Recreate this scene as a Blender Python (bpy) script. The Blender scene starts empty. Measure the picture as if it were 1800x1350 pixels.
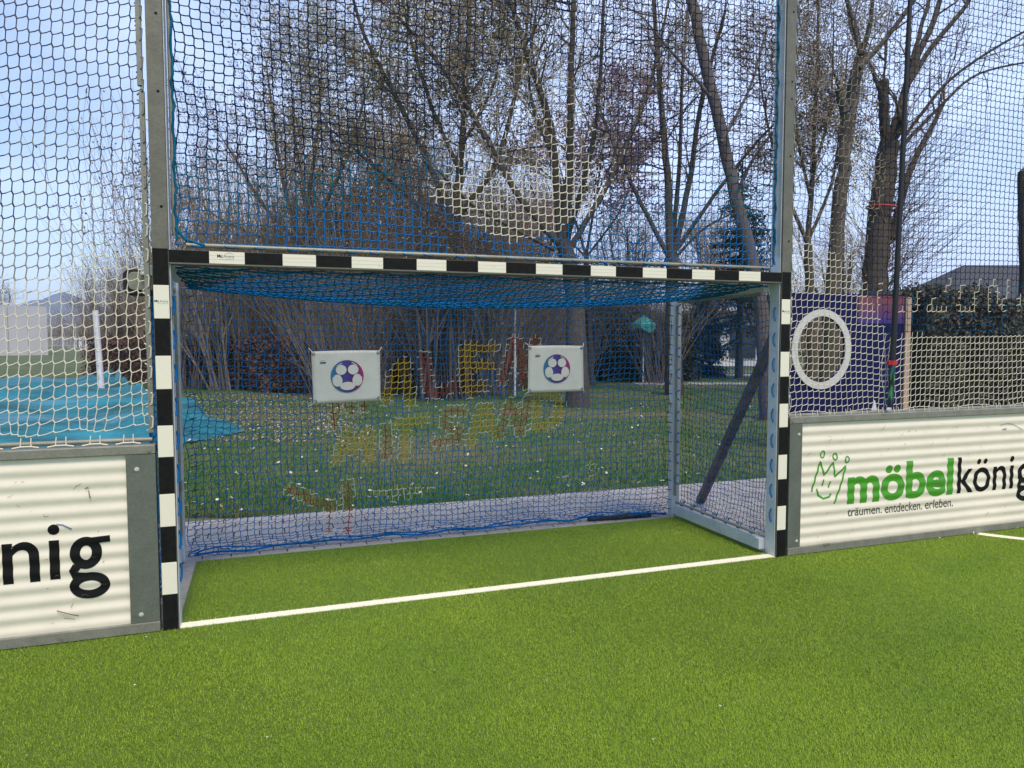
import bpy, bmesh, math, random
import numpy as np
from mathutils import Vector, Matrix
random.seed(7); rng = np.random.default_rng(7)
S = bpy.context.scene
COL = S.collection
R = math.radians

# ------------------------------------------------------------------ camera
CAM = np.array([.5298, -4.2836, 1.5825]); YAW, PITCH, ROLL, FPX = .3362, -.0588, -.0005, 1268.6
_c, _s = math.cos(YAW), math.sin(YAW)
FW = np.array([_s*math.cos(PITCH), _c*math.cos(PITCH), math.sin(PITCH)])
_r = np.array([_c, -_s, 0.]); _u = np.cross(_r, FW)
RT = math.cos(ROLL)*_r + math.sin(ROLL)*_u
UP = -math.sin(ROLL)*_r + math.cos(ROLL)*_u
cd = bpy.data.cameras.new('camera'); cam = bpy.data.objects.new('camera', cd); COL.objects.link(cam)
cd.sensor_width = 36; cd.lens = FPX/1800*36; cd.clip_end = 20000; cd.clip_start = .05
cam.matrix_world = Matrix(((RT[0], UP[0], -FW[0], CAM[0]), (RT[1], UP[1], -FW[1], CAM[1]), (RT[2], UP[2], -FW[2], CAM[2]), (0, 0, 0, 1)))
S.camera = cam

# ------------------------------------------------------------------ sky, sun, exposure
SUN_EL, SUN_AZ = R(60), R(176)          # azimuth measured clockwise from +Y
w = bpy.data.worlds.new('World'); S.world = w; w.use_nodes = True
nt = w.node_tree; nd = nt.nodes; lk = nt.links
bg = nd['Background']; bg.inputs['Strength'].default_value = .15
sky = nd.new('ShaderNodeTexSky'); sky.sky_type = 'NISHITA'; sky.sun_disc = False
sky.sun_elevation = SUN_EL; sky.sun_rotation = SUN_AZ; sky.air_density = 1.0; sky.dust_density = .6; sky.ozone_density = 1.5
tc = nd.new('ShaderNodeTexCoord'); mp = nd.new('ShaderNodeMapping'); mp.inputs['Scale'].default_value = (1.0, 1.0, 3.2)
ns = nd.new('ShaderNodeTexNoise'); ns.inputs['Scale'].default_value = 1.3; ns.inputs['Detail'].default_value = 7; ns.inputs['Roughness'].default_value = .55; ns.inputs['Distortion'].default_value = .6
rp = nd.new('ShaderNodeValToRGB'); rp.color_ramp.elements[0].position = .33; rp.color_ramp.elements[1].position = .72
rp.color_ramp.elements[0].color = (.06, .06, .06, 1); rp.color_ramp.elements[1].color = (.75, .75, .75, 1)
mx = nd.new('ShaderNodeMix'); mx.data_type = 'RGBA'
mx.inputs['B'].default_value = (5.0, 6.1, 9.0, 1)
lk.new(tc.outputs['Generated'], mp.inputs['Vector']); lk.new(mp.outputs['Vector'], ns.inputs['Vector'])
lk.new(ns.outputs['Fac'], rp.inputs['Fac']); sx_ = nd.new('ShaderNodeSeparateXYZ'); lk.new(tc.outputs['Generated'], sx_.inputs[0])
ma = nd.new('ShaderNodeMath'); ma.operation = 'MULTIPLY_ADD'; ma.inputs[1].default_value = .42; ma.use_clamp = True
lk.new(sx_.outputs['X'], ma.inputs[0]); lk.new(rp.outputs['Color'], ma.inputs[2]); lk.new(ma.outputs[0], mx.inputs['Factor'])   # cloudier to the east
lk.new(sky.outputs['Color'], mx.inputs['A']); lk.new(mx.outputs['Result'], bg.inputs['Color'])
sd = bpy.data.lights.new('sun', 'SUN'); sd.energy = 2.5; sd.angle = R(16); sd.color = (1, .86, .64)
so = bpy.data.objects.new('sun', sd); COL.objects.link(so)
_sv = Vector((math.sin(SUN_AZ)*math.cos(SUN_EL), math.cos(SUN_AZ)*math.cos(SUN_EL), math.sin(SUN_EL)))
so.rotation_euler = _sv.to_track_quat('Z', 'Y').to_euler()
S.view_settings.view_transform = 'Standard'; S.view_settings.look = 'None'; S.view_settings.exposure = 0.4; S.view_settings.gamma = 1
S.render.engine = 'CYCLES'; S.cycles.max_bounces = 6; S.cycles.transparent_max_bounces = 8

# ------------------------------------------------------------------ helpers
def ray(x, y): return FW + RT*(x-900)/FPX + UP*(675-y)/FPX
def at_d(x, y, D): return CAM + ray(x, y)*D
def at_y(x, y, Y=0.):
    d = ray(x, y); return CAM + d*(Y-CAM[1])/d[1]
def at_z(x, y, Z=0.):
    d = ray(x, y); return CAM + d*(Z-CAM[2])/d[2]

def tag(o, label=None, cat=None, group=None, kind=None):
    if label: o['label'] = label
    if cat: o['category'] = cat
    if group: o['group'] = group
    if kind: o['kind'] = kind
    return o
def empty(name, loc=(0, 0, 0), label=None, cat=None, group=None):
    o = bpy.data.objects.new(name, None); COL.objects.link(o); o.location = loc; o.empty_display_size = .2
    return tag(o, label, cat, group)
def link(name, me, mats, parent=None, loc=None):
    for m in (mats if isinstance(mats, (list, tuple)) else [mats]): me.materials.append(m)
    o = bpy.data.objects.new(name, me); COL.objects.link(o)
    if parent is not None:
        o.parent = parent
        o.location = -_wloc(parent)
    return o
def _wloc(o):
    v = Vector(o.location)
    while o.parent is not None:
        o = o.parent; v += Vector(o.location)
    return v
def dup(o, parent=None):
    c = o.copy(); COL.objects.link(c)
    if parent is not None: c.parent = parent
    for ch in list(o.children): dup(ch, c)
    return c

class MB:
    "collects vertices and faces for one mesh"
    def __init__(s): s.v = []; s.f = []; s.m = []; s.sm = []
    def add(s, vs, fs, m=0, smooth=False):
        b = len(s.v); s.v += [tuple(map(float, v)) for v in vs]
        for f in fs: s.f.append(tuple(b+i for i in f)); s.m.append(m); s.sm.append(smooth)
    def box(s, x0, x1, y0, y1, z0, z1, m=0):
        s.add([(x0, y0, z0), (x1, y0, z0), (x1, y1, z0), (x0, y1, z0), (x0, y0, z1), (x1, y0, z1), (x1, y1, z1), (x0, y1, z1)],
              [(0, 3, 2, 1), (4, 5, 6, 7), (0, 1, 5, 4), (1, 2, 6, 5), (2, 3, 7, 6), (3, 0, 4, 7)], m)
    def tube(s, pts, rad, k=8, m=0, cap=True):
        pts = [np.array(p, float) for p in pts]; n = len(pts)
        if not hasattr(rad, '__len__'): rad = [rad]*n
        vs = []; ref = None
        for i, p in enumerate(pts):
            d = pts[min(i+1, n-1)]-pts[max(i-1, 0)]; d = d/(np.linalg.norm(d)+1e-9)
            if ref is None:
                ref = np.array([1., 0, 0]) if abs(d[0]) < .8 else np.array([0, 1., 0])
            a = np.cross(d, ref); a /= np.linalg.norm(a)+1e-9; b = np.cross(a, d); ref = b
            ref = np.cross(d, a)*-1 if False else b
            for j in range(k):
                t = 2*math.pi*j/k
                vs.append(p+rad[i]*(math.cos(t)*a+math.sin(t)*b))
            ref = b
        fs = [(i*k+j, i*k+(j+1) % k, (i+1)*k+(j+1) % k, (i+1)*k+j) for i in range(n-1) for j in range(k)]
        s.add(vs, fs, m, True)
        if cap:
            s.add(vs[:k], [tuple(range(k))[::-1]], m); s.add(vs[-k:], [tuple(range(k))], m)
    def beam(s, p, q, wd, ht, m=0, up=(0, 0, 1)):
        p = np.array(p, float); q = np.array(q, float); d = q-p; d /= np.linalg.norm(d)
        a = np.cross(d, up); a /= np.linalg.norm(a); b = np.cross(a, d)
        vs = [e+sx*a*wd/2+sz*b*ht/2 for e in (p, q) for sx, sz in ((-1, -1), (1, -1), (1, 1), (-1, 1))]
        s.add(vs, [(3, 2, 1, 0), (4, 5, 6, 7), (0, 1, 5, 4), (1, 2, 6, 5), (2, 3, 7, 6), (3, 0, 4, 7)], m)
    def prism(s, poly, y0, y1, m=0, axis='y'):
        n = len(poly)
        mk = (lambda a, b, c: (a, c, b)) if axis == 'y' else ((lambda a, b, c: (a, b, c)) if axis == 'z' else (lambda a, b, c: (c, a, b)))
        vs = [mk(a, b, y0) for a, b in poly]+[mk(a, b, y1) for a, b in poly]
        s.add(vs, [tuple(range(n)), tuple(range(2*n-1, n-1, -1))]+[(i, i+n, (i+1) % n+n, (i+1) % n) for i in range(n)], m)
    def mesh(s, name):
        me = bpy.data.meshes.new(name); me.from_pydata(s.v, [], s.f)
        me.polygons.foreach_set('material_index', s.m); me.polygons.foreach_set('use_smooth', s.sm)
        me.update(); return me
    def build(s, name, mats, parent=None, bevel=0., fix=True):
        me = s.mesh(name)
        if fix:
            bm = bmesh.new(); bm.from_mesh(me); bmesh.ops.recalc_face_normals(bm, faces=bm.faces); bm.to_mesh(me); bm.free()
        o = link(name, me, mats, parent)
        if bevel:
            md = o.modifiers.new('bevel', 'BEVEL'); md.width = bevel; md.segments = 2; md.limit_method = 'ANGLE'
        return o

def np_mesh(name, V, F, mats, midx=None, smooth=False, parent=None):
    V = np.ascontiguousarray(V, np.float32); F = np.ascontiguousarray(F, np.int32); k = F.shape[1]
    me = bpy.data.meshes.new(name); me.vertices.add(len(V)); me.vertices.foreach_set('co', V.ravel())
    me.loops.add(F.size); me.loops.foreach_set('vertex_index', F.ravel()); me.polygons.add(len(F))
    me.polygons.foreach_set('loop_start', np.arange(0, F.size, k, dtype=np.int32))
    me.polygons.foreach_set('loop_total', np.full(len(F), k, np.int32))
    if midx is not None: me.polygons.foreach_set('material_index', np.ascontiguousarray(midx, np.int32))
    me.polygons.foreach_set('use_smooth', np.full(len(F), smooth, bool))
    me.update(calc_edges=True)
    return link(name, me, mats, parent)
def segs_geo(P0, P1, R0, R1, k=4):
    P0 = np.asarray(P0, float); P1 = np.asarray(P1, float); n = len(P0)
    d = P1-P0; d /= np.linalg.norm(d, axis=1, keepdims=True)+1e-9
    ref = np.where(np.abs(d[:, :1]) < .8, [[1., 0, 0]], [[0, 1., 0]])
    a = np.cross(d, ref); a /= np.linalg.norm(a, axis=1, keepdims=True)+1e-9; b = np.cross(d, a)
    t = 2*np.pi*np.arange(k)/k
    ring = np.cos(t)[None, :, None]*a[:, None]+np.sin(t)[None, :, None]*b[:, None]
    V = np.concatenate([P0[:, None]+ring*np.asarray(R0)[:, None, None], P1[:, None]+ring*np.asarray(R1)[:, None, None]], 1)
    j = np.arange(k); q = np.stack([j, (j+1) % k, (j+1) % k+k, j+k], 1)
    F = (np.arange(n)*2*k)[:, None, None]+q[None]
    return V.reshape(-1, 3), F.reshape(-1, 4)
def quads_geo(C, sx, sy, up_bias=0.):
    n = len(C); a = rng.normal(size=(n, 3)); a /= np.linalg.norm(a, axis=1, keepdims=True)
    b = rng.normal(size=(n, 3)); b[:, 2] += up_bias; b -= a*(a*b).sum(1, keepdims=True); b /= np.linalg.norm(b, axis=1, keepdims=True)
    sx = np.broadcast_to(sx, n)[:, None]; sy = np.broadcast_to(sy, n)[:, None]
    V = np.stack([C-b*sy, C+a*sx, C+b*sy, C-a*sx], 1).reshape(-1, 3)
    return V, np.arange(4*n).reshape(-1, 4)
def merge(*gs):
    V = []; F = []; o = 0
    for v, f in gs: V.append(v); F.append(f+o); o += len(v)
    return np.concatenate(V), np.concatenate(F)

# ------------------------------------------------------------------ materials
def mat(name, col, rough=.6, metal=0., var=0., vscale=8., bump=0., bscale=40., col2=None, spec=.5, stretch=None, detail=5, ramp=(.35, .65), objco=True, trans=0.):
    m = bpy.data.materials.new(name); m.use_nodes = True; n = m.node_tree.nodes; l = m.node_tree.links
    p = n['Principled BSDF']; p.inputs['Roughness'].default_value = rough; p.inputs['Metallic'].default_value = metal
    p.inputs['Specular IOR Level'].default_value = spec
    p.inputs['Base Color'].default_value = (*col, 1)
    if trans: p.inputs['Transmission Weight'].default_value = trans
    tcn = n.new('ShaderNodeTexCoord'); src = tcn.outputs['Object']
    if stretch:
        mpn = n.new('ShaderNodeMapping'); mpn.inputs['Scale'].default_value = stretch; l.new(src, mpn.inputs['Vector']); src = mpn.outputs['Vector']
    if var or col2:
        no = n.new('ShaderNodeTexNoise'); no.inputs['Scale'].default_value = vscale; no.inputs['Detail'].default_value = detail; no.inputs['Roughness'].default_value = .62
        l.new(src, no.inputs['Vector'])
        r = n.new('ShaderNodeValToRGB'); e = r.color_ramp.elements; e[0].position, e[1].position = ramp
        c2 = col2 or tuple(min(1, c*(1+var)) for c in col); c1 = col if col2 else tuple(c*(1-var) for c in col)
        e[0].color = (*c1, 1); e[1].color = (*c2, 1)
        l.new(no.outputs['Fac'], r.inputs['Fac']); l.new(r.outputs['Color'], p.inputs['Base Color'])
    if bump:
        nb = n.new('ShaderNodeTexNoise'); nb.inputs['Scale'].default_value = bscale; nb.inputs['Detail'].default_value = 6; l.new(src, nb.inputs['Vector'])
        bp = n.new('ShaderNodeBump'); bp.inputs['Strength'].default_value = bump; bp.inputs['Distance'].default_value = .02
        l.new(nb.outputs['Fac'], bp.inputs['Height']); l.new(bp.outputs['Normal'], p.inputs['Normal'])
    return m
def steel(name, base, var, metal=.35, rough=.5):
    "galvanised steel: zinc spangle, faint streaks, round stains"
    m = mat(name, base, rough, metal, var=var, vscale=9, bump=.04, bscale=60)
    n = m.node_tree.nodes; l = m.node_tree.links; p = n['Principled BSDF']
    old = p.inputs['Base Color'].links[0].from_socket
    tcn = n.new('ShaderNodeTexCoord'); vo = n.new('ShaderNodeTexVoronoi'); vo.inputs['Scale'].default_value = 110
    l.new(tcn.outputs['Object'], vo.inputs['Vector'])
    hs = n.new('ShaderNodeMix'); hs.data_type = 'RGBA'; hs.blend_type = 'OVERLAY'; hs.inputs['Factor'].default_value = .12
    l.new(old, hs.inputs['A']); l.new(vo.outputs['Color'], hs.inputs['B'])
    bw = n.new('ShaderNodeRGBToBW'); l.new(vo.outputs['Color'], bw.inputs['Color']); l.new(bw.outputs['Val'], hs.inputs['B'])
    st = n.new('ShaderNodeTexNoise'); st.inputs['Scale'].default_value = 5.; st.inputs['Detail'].default_value = 2
    l.new(tcn.outputs['Object'], st.inputs['Vector'])
    rr = n.new('ShaderNodeValToRGB'); rr.color_ramp.elements[0].position = .66; rr.color_ramp.elements[1].position = .69
    l.new(st.outputs['Fac'], rr.inputs['Fac'])
    ml = n.new('ShaderNodeMix'); ml.data_type = 'RGBA'; ml.inputs['B'].default_value = (base[0]*.5, base[1]*.5, base[2]*.5, 1)
    mm = n.new('ShaderNodeMath'); mm.operation = 'MULTIPLY'; mm.inputs[1].default_value = .7
    l.new(rr.outputs['Color'], mm.inputs[0]); l.new(mm.outputs[0], ml.inputs['Factor']); l.new(hs.outputs['Result'], ml.inputs['A']); l.new(ml.outputs['Result'], p.inputs['Base Color'])
    return m
M_STEEL = steel('galvanised_steel', (.155, .147, .11), .12)
M_STEEL_SKYLIT = steel('galvanised_skylit', (.58, .61, .64), .08)  # same steel as the posts, lightened and blued to paint in sky light
M_STEEL2 = steel('galvanised_plate', (.145, .158, .128), .10, .3)
M_RAIL = steel('galvanised_rail', (.24, .235, .19), .12, .3)
M_BLACK = mat('black_tape', (.010, .010, .009), .6, var=.3, vscale=30, bump=.02, spec=.12)
M_WHITE = mat('white_tape', (.80, .75, .60), .45, col2=(.52, .47, .36), vscale=16, detail=8, ramp=(.62, .82))
M_BLUE = mat('blue_cord', (.002, .125, .36), .7, spec=.1)
M_TEALC = mat('faded_teal_cord', (.003, .10, .19), .7, spec=.1)
M_NAVY = mat('navy_cord', (.003, .014, .05), .7, spec=.1)
M_BLACKC = mat('black_cord', (.010, .010, .014), .6)
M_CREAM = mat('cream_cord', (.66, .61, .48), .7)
M_TAUPE = mat('taupe_cord', (.24, .225, .20), .7)  # mid taupe tone for upper cords
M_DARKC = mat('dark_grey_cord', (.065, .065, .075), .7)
M_PALE = mat('pale_painted_cord', (.46, .50, .47), .7)
M_RED = mat('red_painted_cord', (.24, .035, .04), .7, spec=.1)
M_YEL = mat('yellow_painted_cord', (.44, .31, .03), .7, spec=.1)
M_BARK = mat('grey_bark', (.07, .055, .04), .9, var=.35, vscale=7, bump=.6, bscale=18, stretch=(4, 4, 1))
M_BARKL = mat('pale_bark', (.09, .073, .064), .9, var=.3, vscale=7, bump=.6, bscale=18, stretch=(4, 4, 1))
M_TWIG = mat('twig_bark', (.145, .108, .07), .9)
M_TWIGR = mat('red_brown_twig', (.22, .175, .135), .9)
M_BUD = mat('dark_bud', (.085, .06, .045), .8)
M_CATKIN = mat('olive_catkin', (.30, .245, .13), .8)
M_DRYLEAF = mat('dry_brown_leaf', (.20, .145, .085), .8)
M_PINK = mat('pink_blossom', (.42, .28, .38), .7)
M_BEECH = mat('rust_brown_leaf', (.115, .058, .045), .8)
M_CONIF = mat('conifer_needles', (.03, .045, .028), .8)
M_HEDGE = mat('hedge_foliage', (.09, .08, .052), .85)
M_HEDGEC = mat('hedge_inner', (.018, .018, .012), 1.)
M_CONC = mat('concrete', (.30, .29, .29), .85, var=.12, vscale=12, bump=.2)
M_RUBBER = mat('black_rubber', (.012, .012, .014), .7)

def turf_mat():
    m = bpy.data.materials.new('turf_fibre'); m.use_nodes = True; n = m.node_tree.nodes; l = m.node_tree.links; p = n['Principled BSDF']
    p.inputs['Roughness'].default_value = .55; p.inputs['Specular IOR Level'].default_value = .25
    g = n.new('ShaderNodeNewGeometry')
    big = n.new('ShaderNodeTexNoise'); big.inputs['Scale'].default_value = .9; big.inputs['Distortion'].default_value = .8; big.inputs['Detail'].default_value = 4
    sm = n.new('ShaderNodeTexNoise'); sm.inputs['Scale'].default_value = 150; sm.inputs['Detail'].default_value = 3
    l.new(g.outputs['Position'], big.inputs['Vector']); l.new(g.outputs['Position'], sm.inputs['Vector'])
    r1 = n.new('ShaderNodeValToRGB'); e = r1.color_ramp.elements; e[0].position = .3; e[1].position = .7
    e[0].color = (.16, .285, .013, 1); e[1].color = (.34, .485, .026, 1)
    l.new(sm.outputs['Fac'], r1.inputs['Fac'])
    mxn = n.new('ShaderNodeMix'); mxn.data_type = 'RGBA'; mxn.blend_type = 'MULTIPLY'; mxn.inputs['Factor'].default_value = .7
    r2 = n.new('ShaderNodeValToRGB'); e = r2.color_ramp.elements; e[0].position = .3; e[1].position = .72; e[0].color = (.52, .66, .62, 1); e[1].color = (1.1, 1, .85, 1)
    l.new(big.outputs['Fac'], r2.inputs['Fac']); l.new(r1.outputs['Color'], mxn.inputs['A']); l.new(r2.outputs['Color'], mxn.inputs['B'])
    l.new(mxn.outputs['Result'], p.inputs['Base Color'])
    return m
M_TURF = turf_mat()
M_TURFB = mat('turf_backing', (.12, .19, .011), .9, var=.3, vscale=120, bump=.8, bscale=200)
M_LINE = mat('white_turf_fibre', (.84, .78, .60), .6)

# ------------------------------------------------------------------ ground
b = MB(); b.add([(-4000, -800, -.05), (5000, -800, -.05), (5000, 7000, -.05), (-4000, 7000, -.05)], [(0, 1, 2, 3)])
M_LAWN = mat('lawn', (.036, .085, .02), .95, col2=(.12, .12, .055), vscale=.55, detail=9, bump=.9, bscale=22)
tag(b.build('lawn_ground', M_LAWN), kind='structure')
# paving: interlocking grey blocks behind and beside the goal
def paver_mat():
    m = mat('grey_pavers', (.36, .34, .37), .85, bump=.15, bscale=60); n = m.node_tree.nodes; l = m.node_tree.links; p = n['Principled BSDF']
    tcn = n.new('ShaderNodeTexCoord'); br = n.new('ShaderNodeTexBrick'); br.inputs['Scale'].default_value = 1.; br.inputs['Brick Width'].default_value = .2; br.inputs['Row Height'].default_value = .165
    br.inputs['Mortar Size'].default_value = .006; br.inputs['Mortar Smooth'].default_value = .3; br.inputs['Bias'].default_value = .1
    br.inputs['Color1'].default_value = (.44, .42, .405, 1); br.inputs['Color2'].default_value = (.37, .355, .34, 1); br.inputs['Mortar'].default_value = (.03, .028, .025, 1)
    wv = n.new('ShaderNodeTexWave'); wv.inputs['Scale'].default_value = 6.; wv.wave_type = 'BANDS'; wv.bands_direction = 'X'
    ad = n.new('ShaderNodeVectorMath'); ad.operation = 'MULTIPLY_ADD'; ad.inputs[1].default_value = (.0, .03, 0)
    l.new(tcn.outputs['Object'], wv.inputs['Vector']); l.new(wv.outputs['Color'], ad.inputs[0]); l.new(tcn.outputs['Object'], ad.inputs[2])
    l.new(ad.outputs[0], br.inputs['Vector'])
    no = n.new('ShaderNodeTexNoise'); no.inputs['Scale'].default_value = 3; no.inputs['Detail'].default_value = 8; l.new(tcn.outputs['Object'], no.inputs['Vector'])
    mu = n.new('ShaderNodeMix'); mu.data_type = 'RGBA'; mu.blend_type = 'MULTIPLY'; mu.inputs['Factor'].default_value = .45
    l.new(br.outputs['Color'], mu.inputs['A']); l.new(no.outputs['Color'], mu.inputs['B'])
    bwn = n.new('ShaderNodeRGBToBW'); l.new(no.outputs['Color'], bwn.inputs['Color']); l.new(bwn.outputs['Val'], mu.inputs['B'])
    l.new(mu.outputs['Result'], p.inputs['Base Color'])
    return m
b = MB()
b.box(-14, -.02, .1, 2.63, -.2, -.012); b.box(-.02, 4.18, 1.36, 2.63, -.2, -.012); b.box(4.18, 16, .1, 2.63, -.2, -.012)
tag(b.build('pavement', paver_mat()), kind='structure')
b = MB(); b.box(-.02, 4.18, 1.31, 1.36, -.2, -.004); b.box(-.02, .07, .13, 1.31, -.2, -.008); b.box(4.09, 4.18, .13, 1.31, -.2, -.008)
tag(b.build('kerb', M_CONC), kind='structure')
b = MB(); b.box(-14, 16, -24, .06, -.2, 0); b.box(.07, 4.09, .06, 1.31, -.2, 0)
tag(b.build('artificial_turf_ground', M_TURFB), kind='structure')

LINE_C = [at_z(1715, 938), at_z(1800, 962)]
def on_line(x, y):
    wob = .004*np.sin(x*90)+.003*np.sin(x*233+1)
    a = (np.abs(y-.042+wob) < .040) & (x > .085) & (x < 4.075)
    # penalty arc running off to the right: circle that meets the board at x = 6.07
    cx, cy, rr = 8.3, 1.55, 2.72
    rad = np.hypot(x-cx, y-cy)
    return a | ((np.abs(rad-rr) < .045) & (y < -.01) & (x > 5.6))
b = MB(); b.box(.086, 4.074, .006, .080, -.1, .004)
tag(b.build('goal_line', M_LINE), kind='structure')
b = MB(); cx_, cy_, rr_ = 8.3, 1.55, 2.72
aa = [a for a in np.linspace(math.pi, math.pi*1.5, 90) if cy_+rr_*math.sin(a) < -.02]
b.add([(cx_+(rr_+o)*math.cos(a), cy_+(rr_+o)*math.sin(a), .004) for o in (-.043, .043) for a in aa], [(i, i+1, len(aa)+i+1, len(aa)+i) for i in range(len(aa)-1)])
tag(b.build('curved_line', M_LINE), kind='structure')
def blades():
    P = []
    for (y0, y1, dens) in ((-3.2, -1.4, 40000), (-1.4, -.2, 30000), (-.2, 1.3, 22000)):
        x0, x1 = -2.6, (6.2 if y0 < -2 else 9.4)
        n = int((x1-x0)*(y1-y0)*dens); p = np.stack([rng.uniform(x0, x1, n), rng.uniform(y0, y1, n)], 1)
        P.append(p)
    P = np.concatenate(P); x, y = P[:, 0], P[:, 1]
    d = np.stack([x-CAM[0], y-CAM[1]], 1); f = d@np.array([_s, _c]); s = d@np.array([_c, -_s])
    keep = (np.abs(s) < f*.74+1.1) & (f > 1.7) & ~((y > -.005) & ((x < .1) | (x > 4.06))) & (y < 1.295)
    P = P[keep]; x, y = P[:, 0], P[:, 1]; n = len(P)
    L = rng.uniform(.010, .018, n); th = rng.uniform(0, 2*np.pi, n); ln = rng.uniform(.3, 1.35, n)
    wdt = rng.uniform(.0008, .0017, n)
    # combed slightly by a slow direction field
    th2 = np.arctan2(np.sin(x*1.7+y), np.cos(y*1.3-x)); 
    dx = np.cos(th)+.35*np.cos(th2); dy = np.sin(th)+.35*np.sin(th2)
    nn = np.hypot(dx, dy)+1e-6; dx /= nn; dy /= nn
    base = np.stack([x, y, np.full(n, -.001)], 1); side = np.stack([-dy, dx, np.zeros(n)], 1)*wdt[:, None]
    tip = base+np.stack([dx*np.sin(ln), dy*np.sin(ln), np.cos(ln)], 1)*L[:, None]
    V = np.stack([base-side, base+side, tip], 1).reshape(-1, 3)
    return V, np.arange(3*n).reshape(-1, 3), on_line(x, y).astype(np.int32)
V, F, mi = blades()
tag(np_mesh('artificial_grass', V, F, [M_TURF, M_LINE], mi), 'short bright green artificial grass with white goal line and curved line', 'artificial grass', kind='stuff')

# lawn blades behind the paving
def lawn_blades():
    n = 300000
    f = 6.6+26*rng.random(n)**1.7; px = rng.uniform(-200, 1900, n); s = (px-900)/FPX*f
    x = CAM[0]+f*_s+s*_c; y = CAM[1]+f*_c-s*_s
    k = y > 2.63-.05*rng.random(n)**2-.04*np.sin(x*3.1)**2*np.sin(x*1.3); x, y = x[k], y[k]; f = f[k]; n = len(x)
    L = rng.uniform(.03, .08, n)*(1+f*.01); th = rng.uniform(0, 6.283, n); ln = rng.uniform(.1, .9, n); wdt = .0022+f*.00016
    base = np.stack([x, y, np.full(n, -.052)], 1); side = np.stack([-np.sin(th), np.cos(th), 0*th], 1)*wdt[:, None]
    tip = base+np.stack([np.cos(th)*np.sin(ln), np.sin(th)*np.sin(ln), np.cos(ln)], 1)*L[:, None]
    V = np.stack([base-side, base+side, tip], 1).reshape(-1, 3)
    v = np.sin(x*.9+1.3*np.sin(y*.7))+np.sin(y*1.1+x*.4)+rng.normal(size=n)*.9
    return V, np.arange(3*n).reshape(-1, 3), (v > 1.0).astype(np.int32)
V, F, mi = lawn_blades()
tag(np_mesh('grass', V, F, [mat('grass_blade', (.042, .125, .022), .8, spec=.15), mat('dry_grass_blade', (.19, .17, .075), .8)], mi), 'patchy green and straw coloured lawn grass behind the goal', 'grass', kind='stuff')
def petals(n, fn, sz, mats, name, label, cat):
    P = fn(n); Nn = len(P)
    s = rng.uniform(.6, 1.3, Nn)*sz
    a = rng.uniform(0, 6.283, Nn); t = rng.normal(size=(Nn, 2))*.35
    u = np.stack([np.cos(a), np.sin(a), t[:, 0]], 1)*s[:, None]; v = np.stack([-np.sin(a), np.cos(a), t[:, 1]], 1)*s[:, None]*.6
    V = np.stack([P-u, P-v, P+u, P+v], 1).reshape(-1, 3)
    o = np_mesh(name, V, np.arange(4*Nn).reshape(-1, 4), mats, rng.integers(0, len(mats), Nn))
    return tag(o, label, cat, kind='stuff')
def lawn_pts(n):
    f = 6.6+24*rng.random(n)**1.3; px = rng.uniform(-50, 1850, n); s = (px-900)/FPX*f
    P = np.stack([CAM[0]+f*_s+s*_c, CAM[1]+f*_c-s*_s, np.full(n, -.005)], 1)
    k = (P[:, 1] > 2.7) & ((px < 1250) | (rng.random(n) < .3)); return P[k]
M_PETAL = mat('white_petal', (.72, .68, .68), .6); M_PETAL2 = mat('pinkish_petal', (.55, .44, .46), .6); M_LEAFD = mat('dead_leaf', (.30, .20, .13), .8)
petals(1500, lawn_pts, .024, [M_PETAL, M_PETAL2, M_LEAFD], 'fallen_petals', 'pale petals and dry leaves scattered over the lawn', 'petals')
def turf_pts(n):
    x = rng.uniform(-1.2, 7.5, n); y = -2.4*rng.random(n)**1.2
    k = rng.random(n) < .35; y[k] = -rng.random(k.sum())*.12-.03; x[k & (x > .1) & (x < 4.1)] -= 5
    return np.stack([x, y, np.full(n, .022)], 1)
petals(80, turf_pts, .0065, [M_PETAL, M_PETAL, M_LEAFD], 'turf_petals', 'tiny pale petals lying on the artificial turf', 'petals')

# ------------------------------------------------------------------ net builder
def smoothstep(a, b_, x):
    t = np.clip((x-a)/(b_-a), 0, 1); return t*t*(3-2*t)
def net_geo(Sfn, nu, nv, e, r, colfn, k=4, jr=1.45, skip=None, sl=.05, boost=False):
    """square mesh of cords on surface Sfn(i, j); every knot is a short doubled length of cord"""
    i, j = np.meshgrid(np.arange(nu+1, dtype=float), np.arange(nv+1, dtype=float), indexing='ij')
    A = Sfn(np.clip(i-sl, 0, nu), np.clip(j+e/2, 0, nv)); B = Sfn(np.clip(i+sl, 0, nu), np.clip(j-e/2, 0, nv)); mid = Sfn(i, j)
    segs = []
    segs.append((B, A, jr))                                             # knots
    segs.append((A[:, :-1], B[:, 1:], 1.))                              # uprights
    h0, h1 = B[:-1], A[1:]; hm = (h0+h1)/2-np.array([0, 0, 1])*np.linalg.norm(h1-h0, axis=-1, keepdims=True)*.05
    segs.append((h0, hm, 1.)); segs.append((hm, h1, 1.))
    P0 = np.concatenate([a.reshape(-1, 3) for a, _, _ in segs]); P1 = np.concatenate([c.reshape(-1, 3) for _, c, _ in segs])
    rad = np.concatenate([np.full(a.reshape(-1, 3).shape[0], r*q) for a, _, q in segs])
    rad = rad*rng.uniform(.85, 1.12, len(rad))
    if skip is not None:
        kp = ~skip((P0+P1)/2); P0, P1, rad = P0[kp], P1[kp], rad[kp]
    d = P1-P0; ln = np.linalg.norm(d, axis=1, keepdims=True); ext = d/(ln+1e-9)*(r*.5)
    mi = colfn((P0+P1)/2)
    if boost: rad = rad*np.where((mi == 2) | (mi == 3), 1.35, 1.)
    V, F = segs_geo(P0-ext, P1+ext, rad, rad, k)
    return V, F, np.repeat(mi, k)
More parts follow.
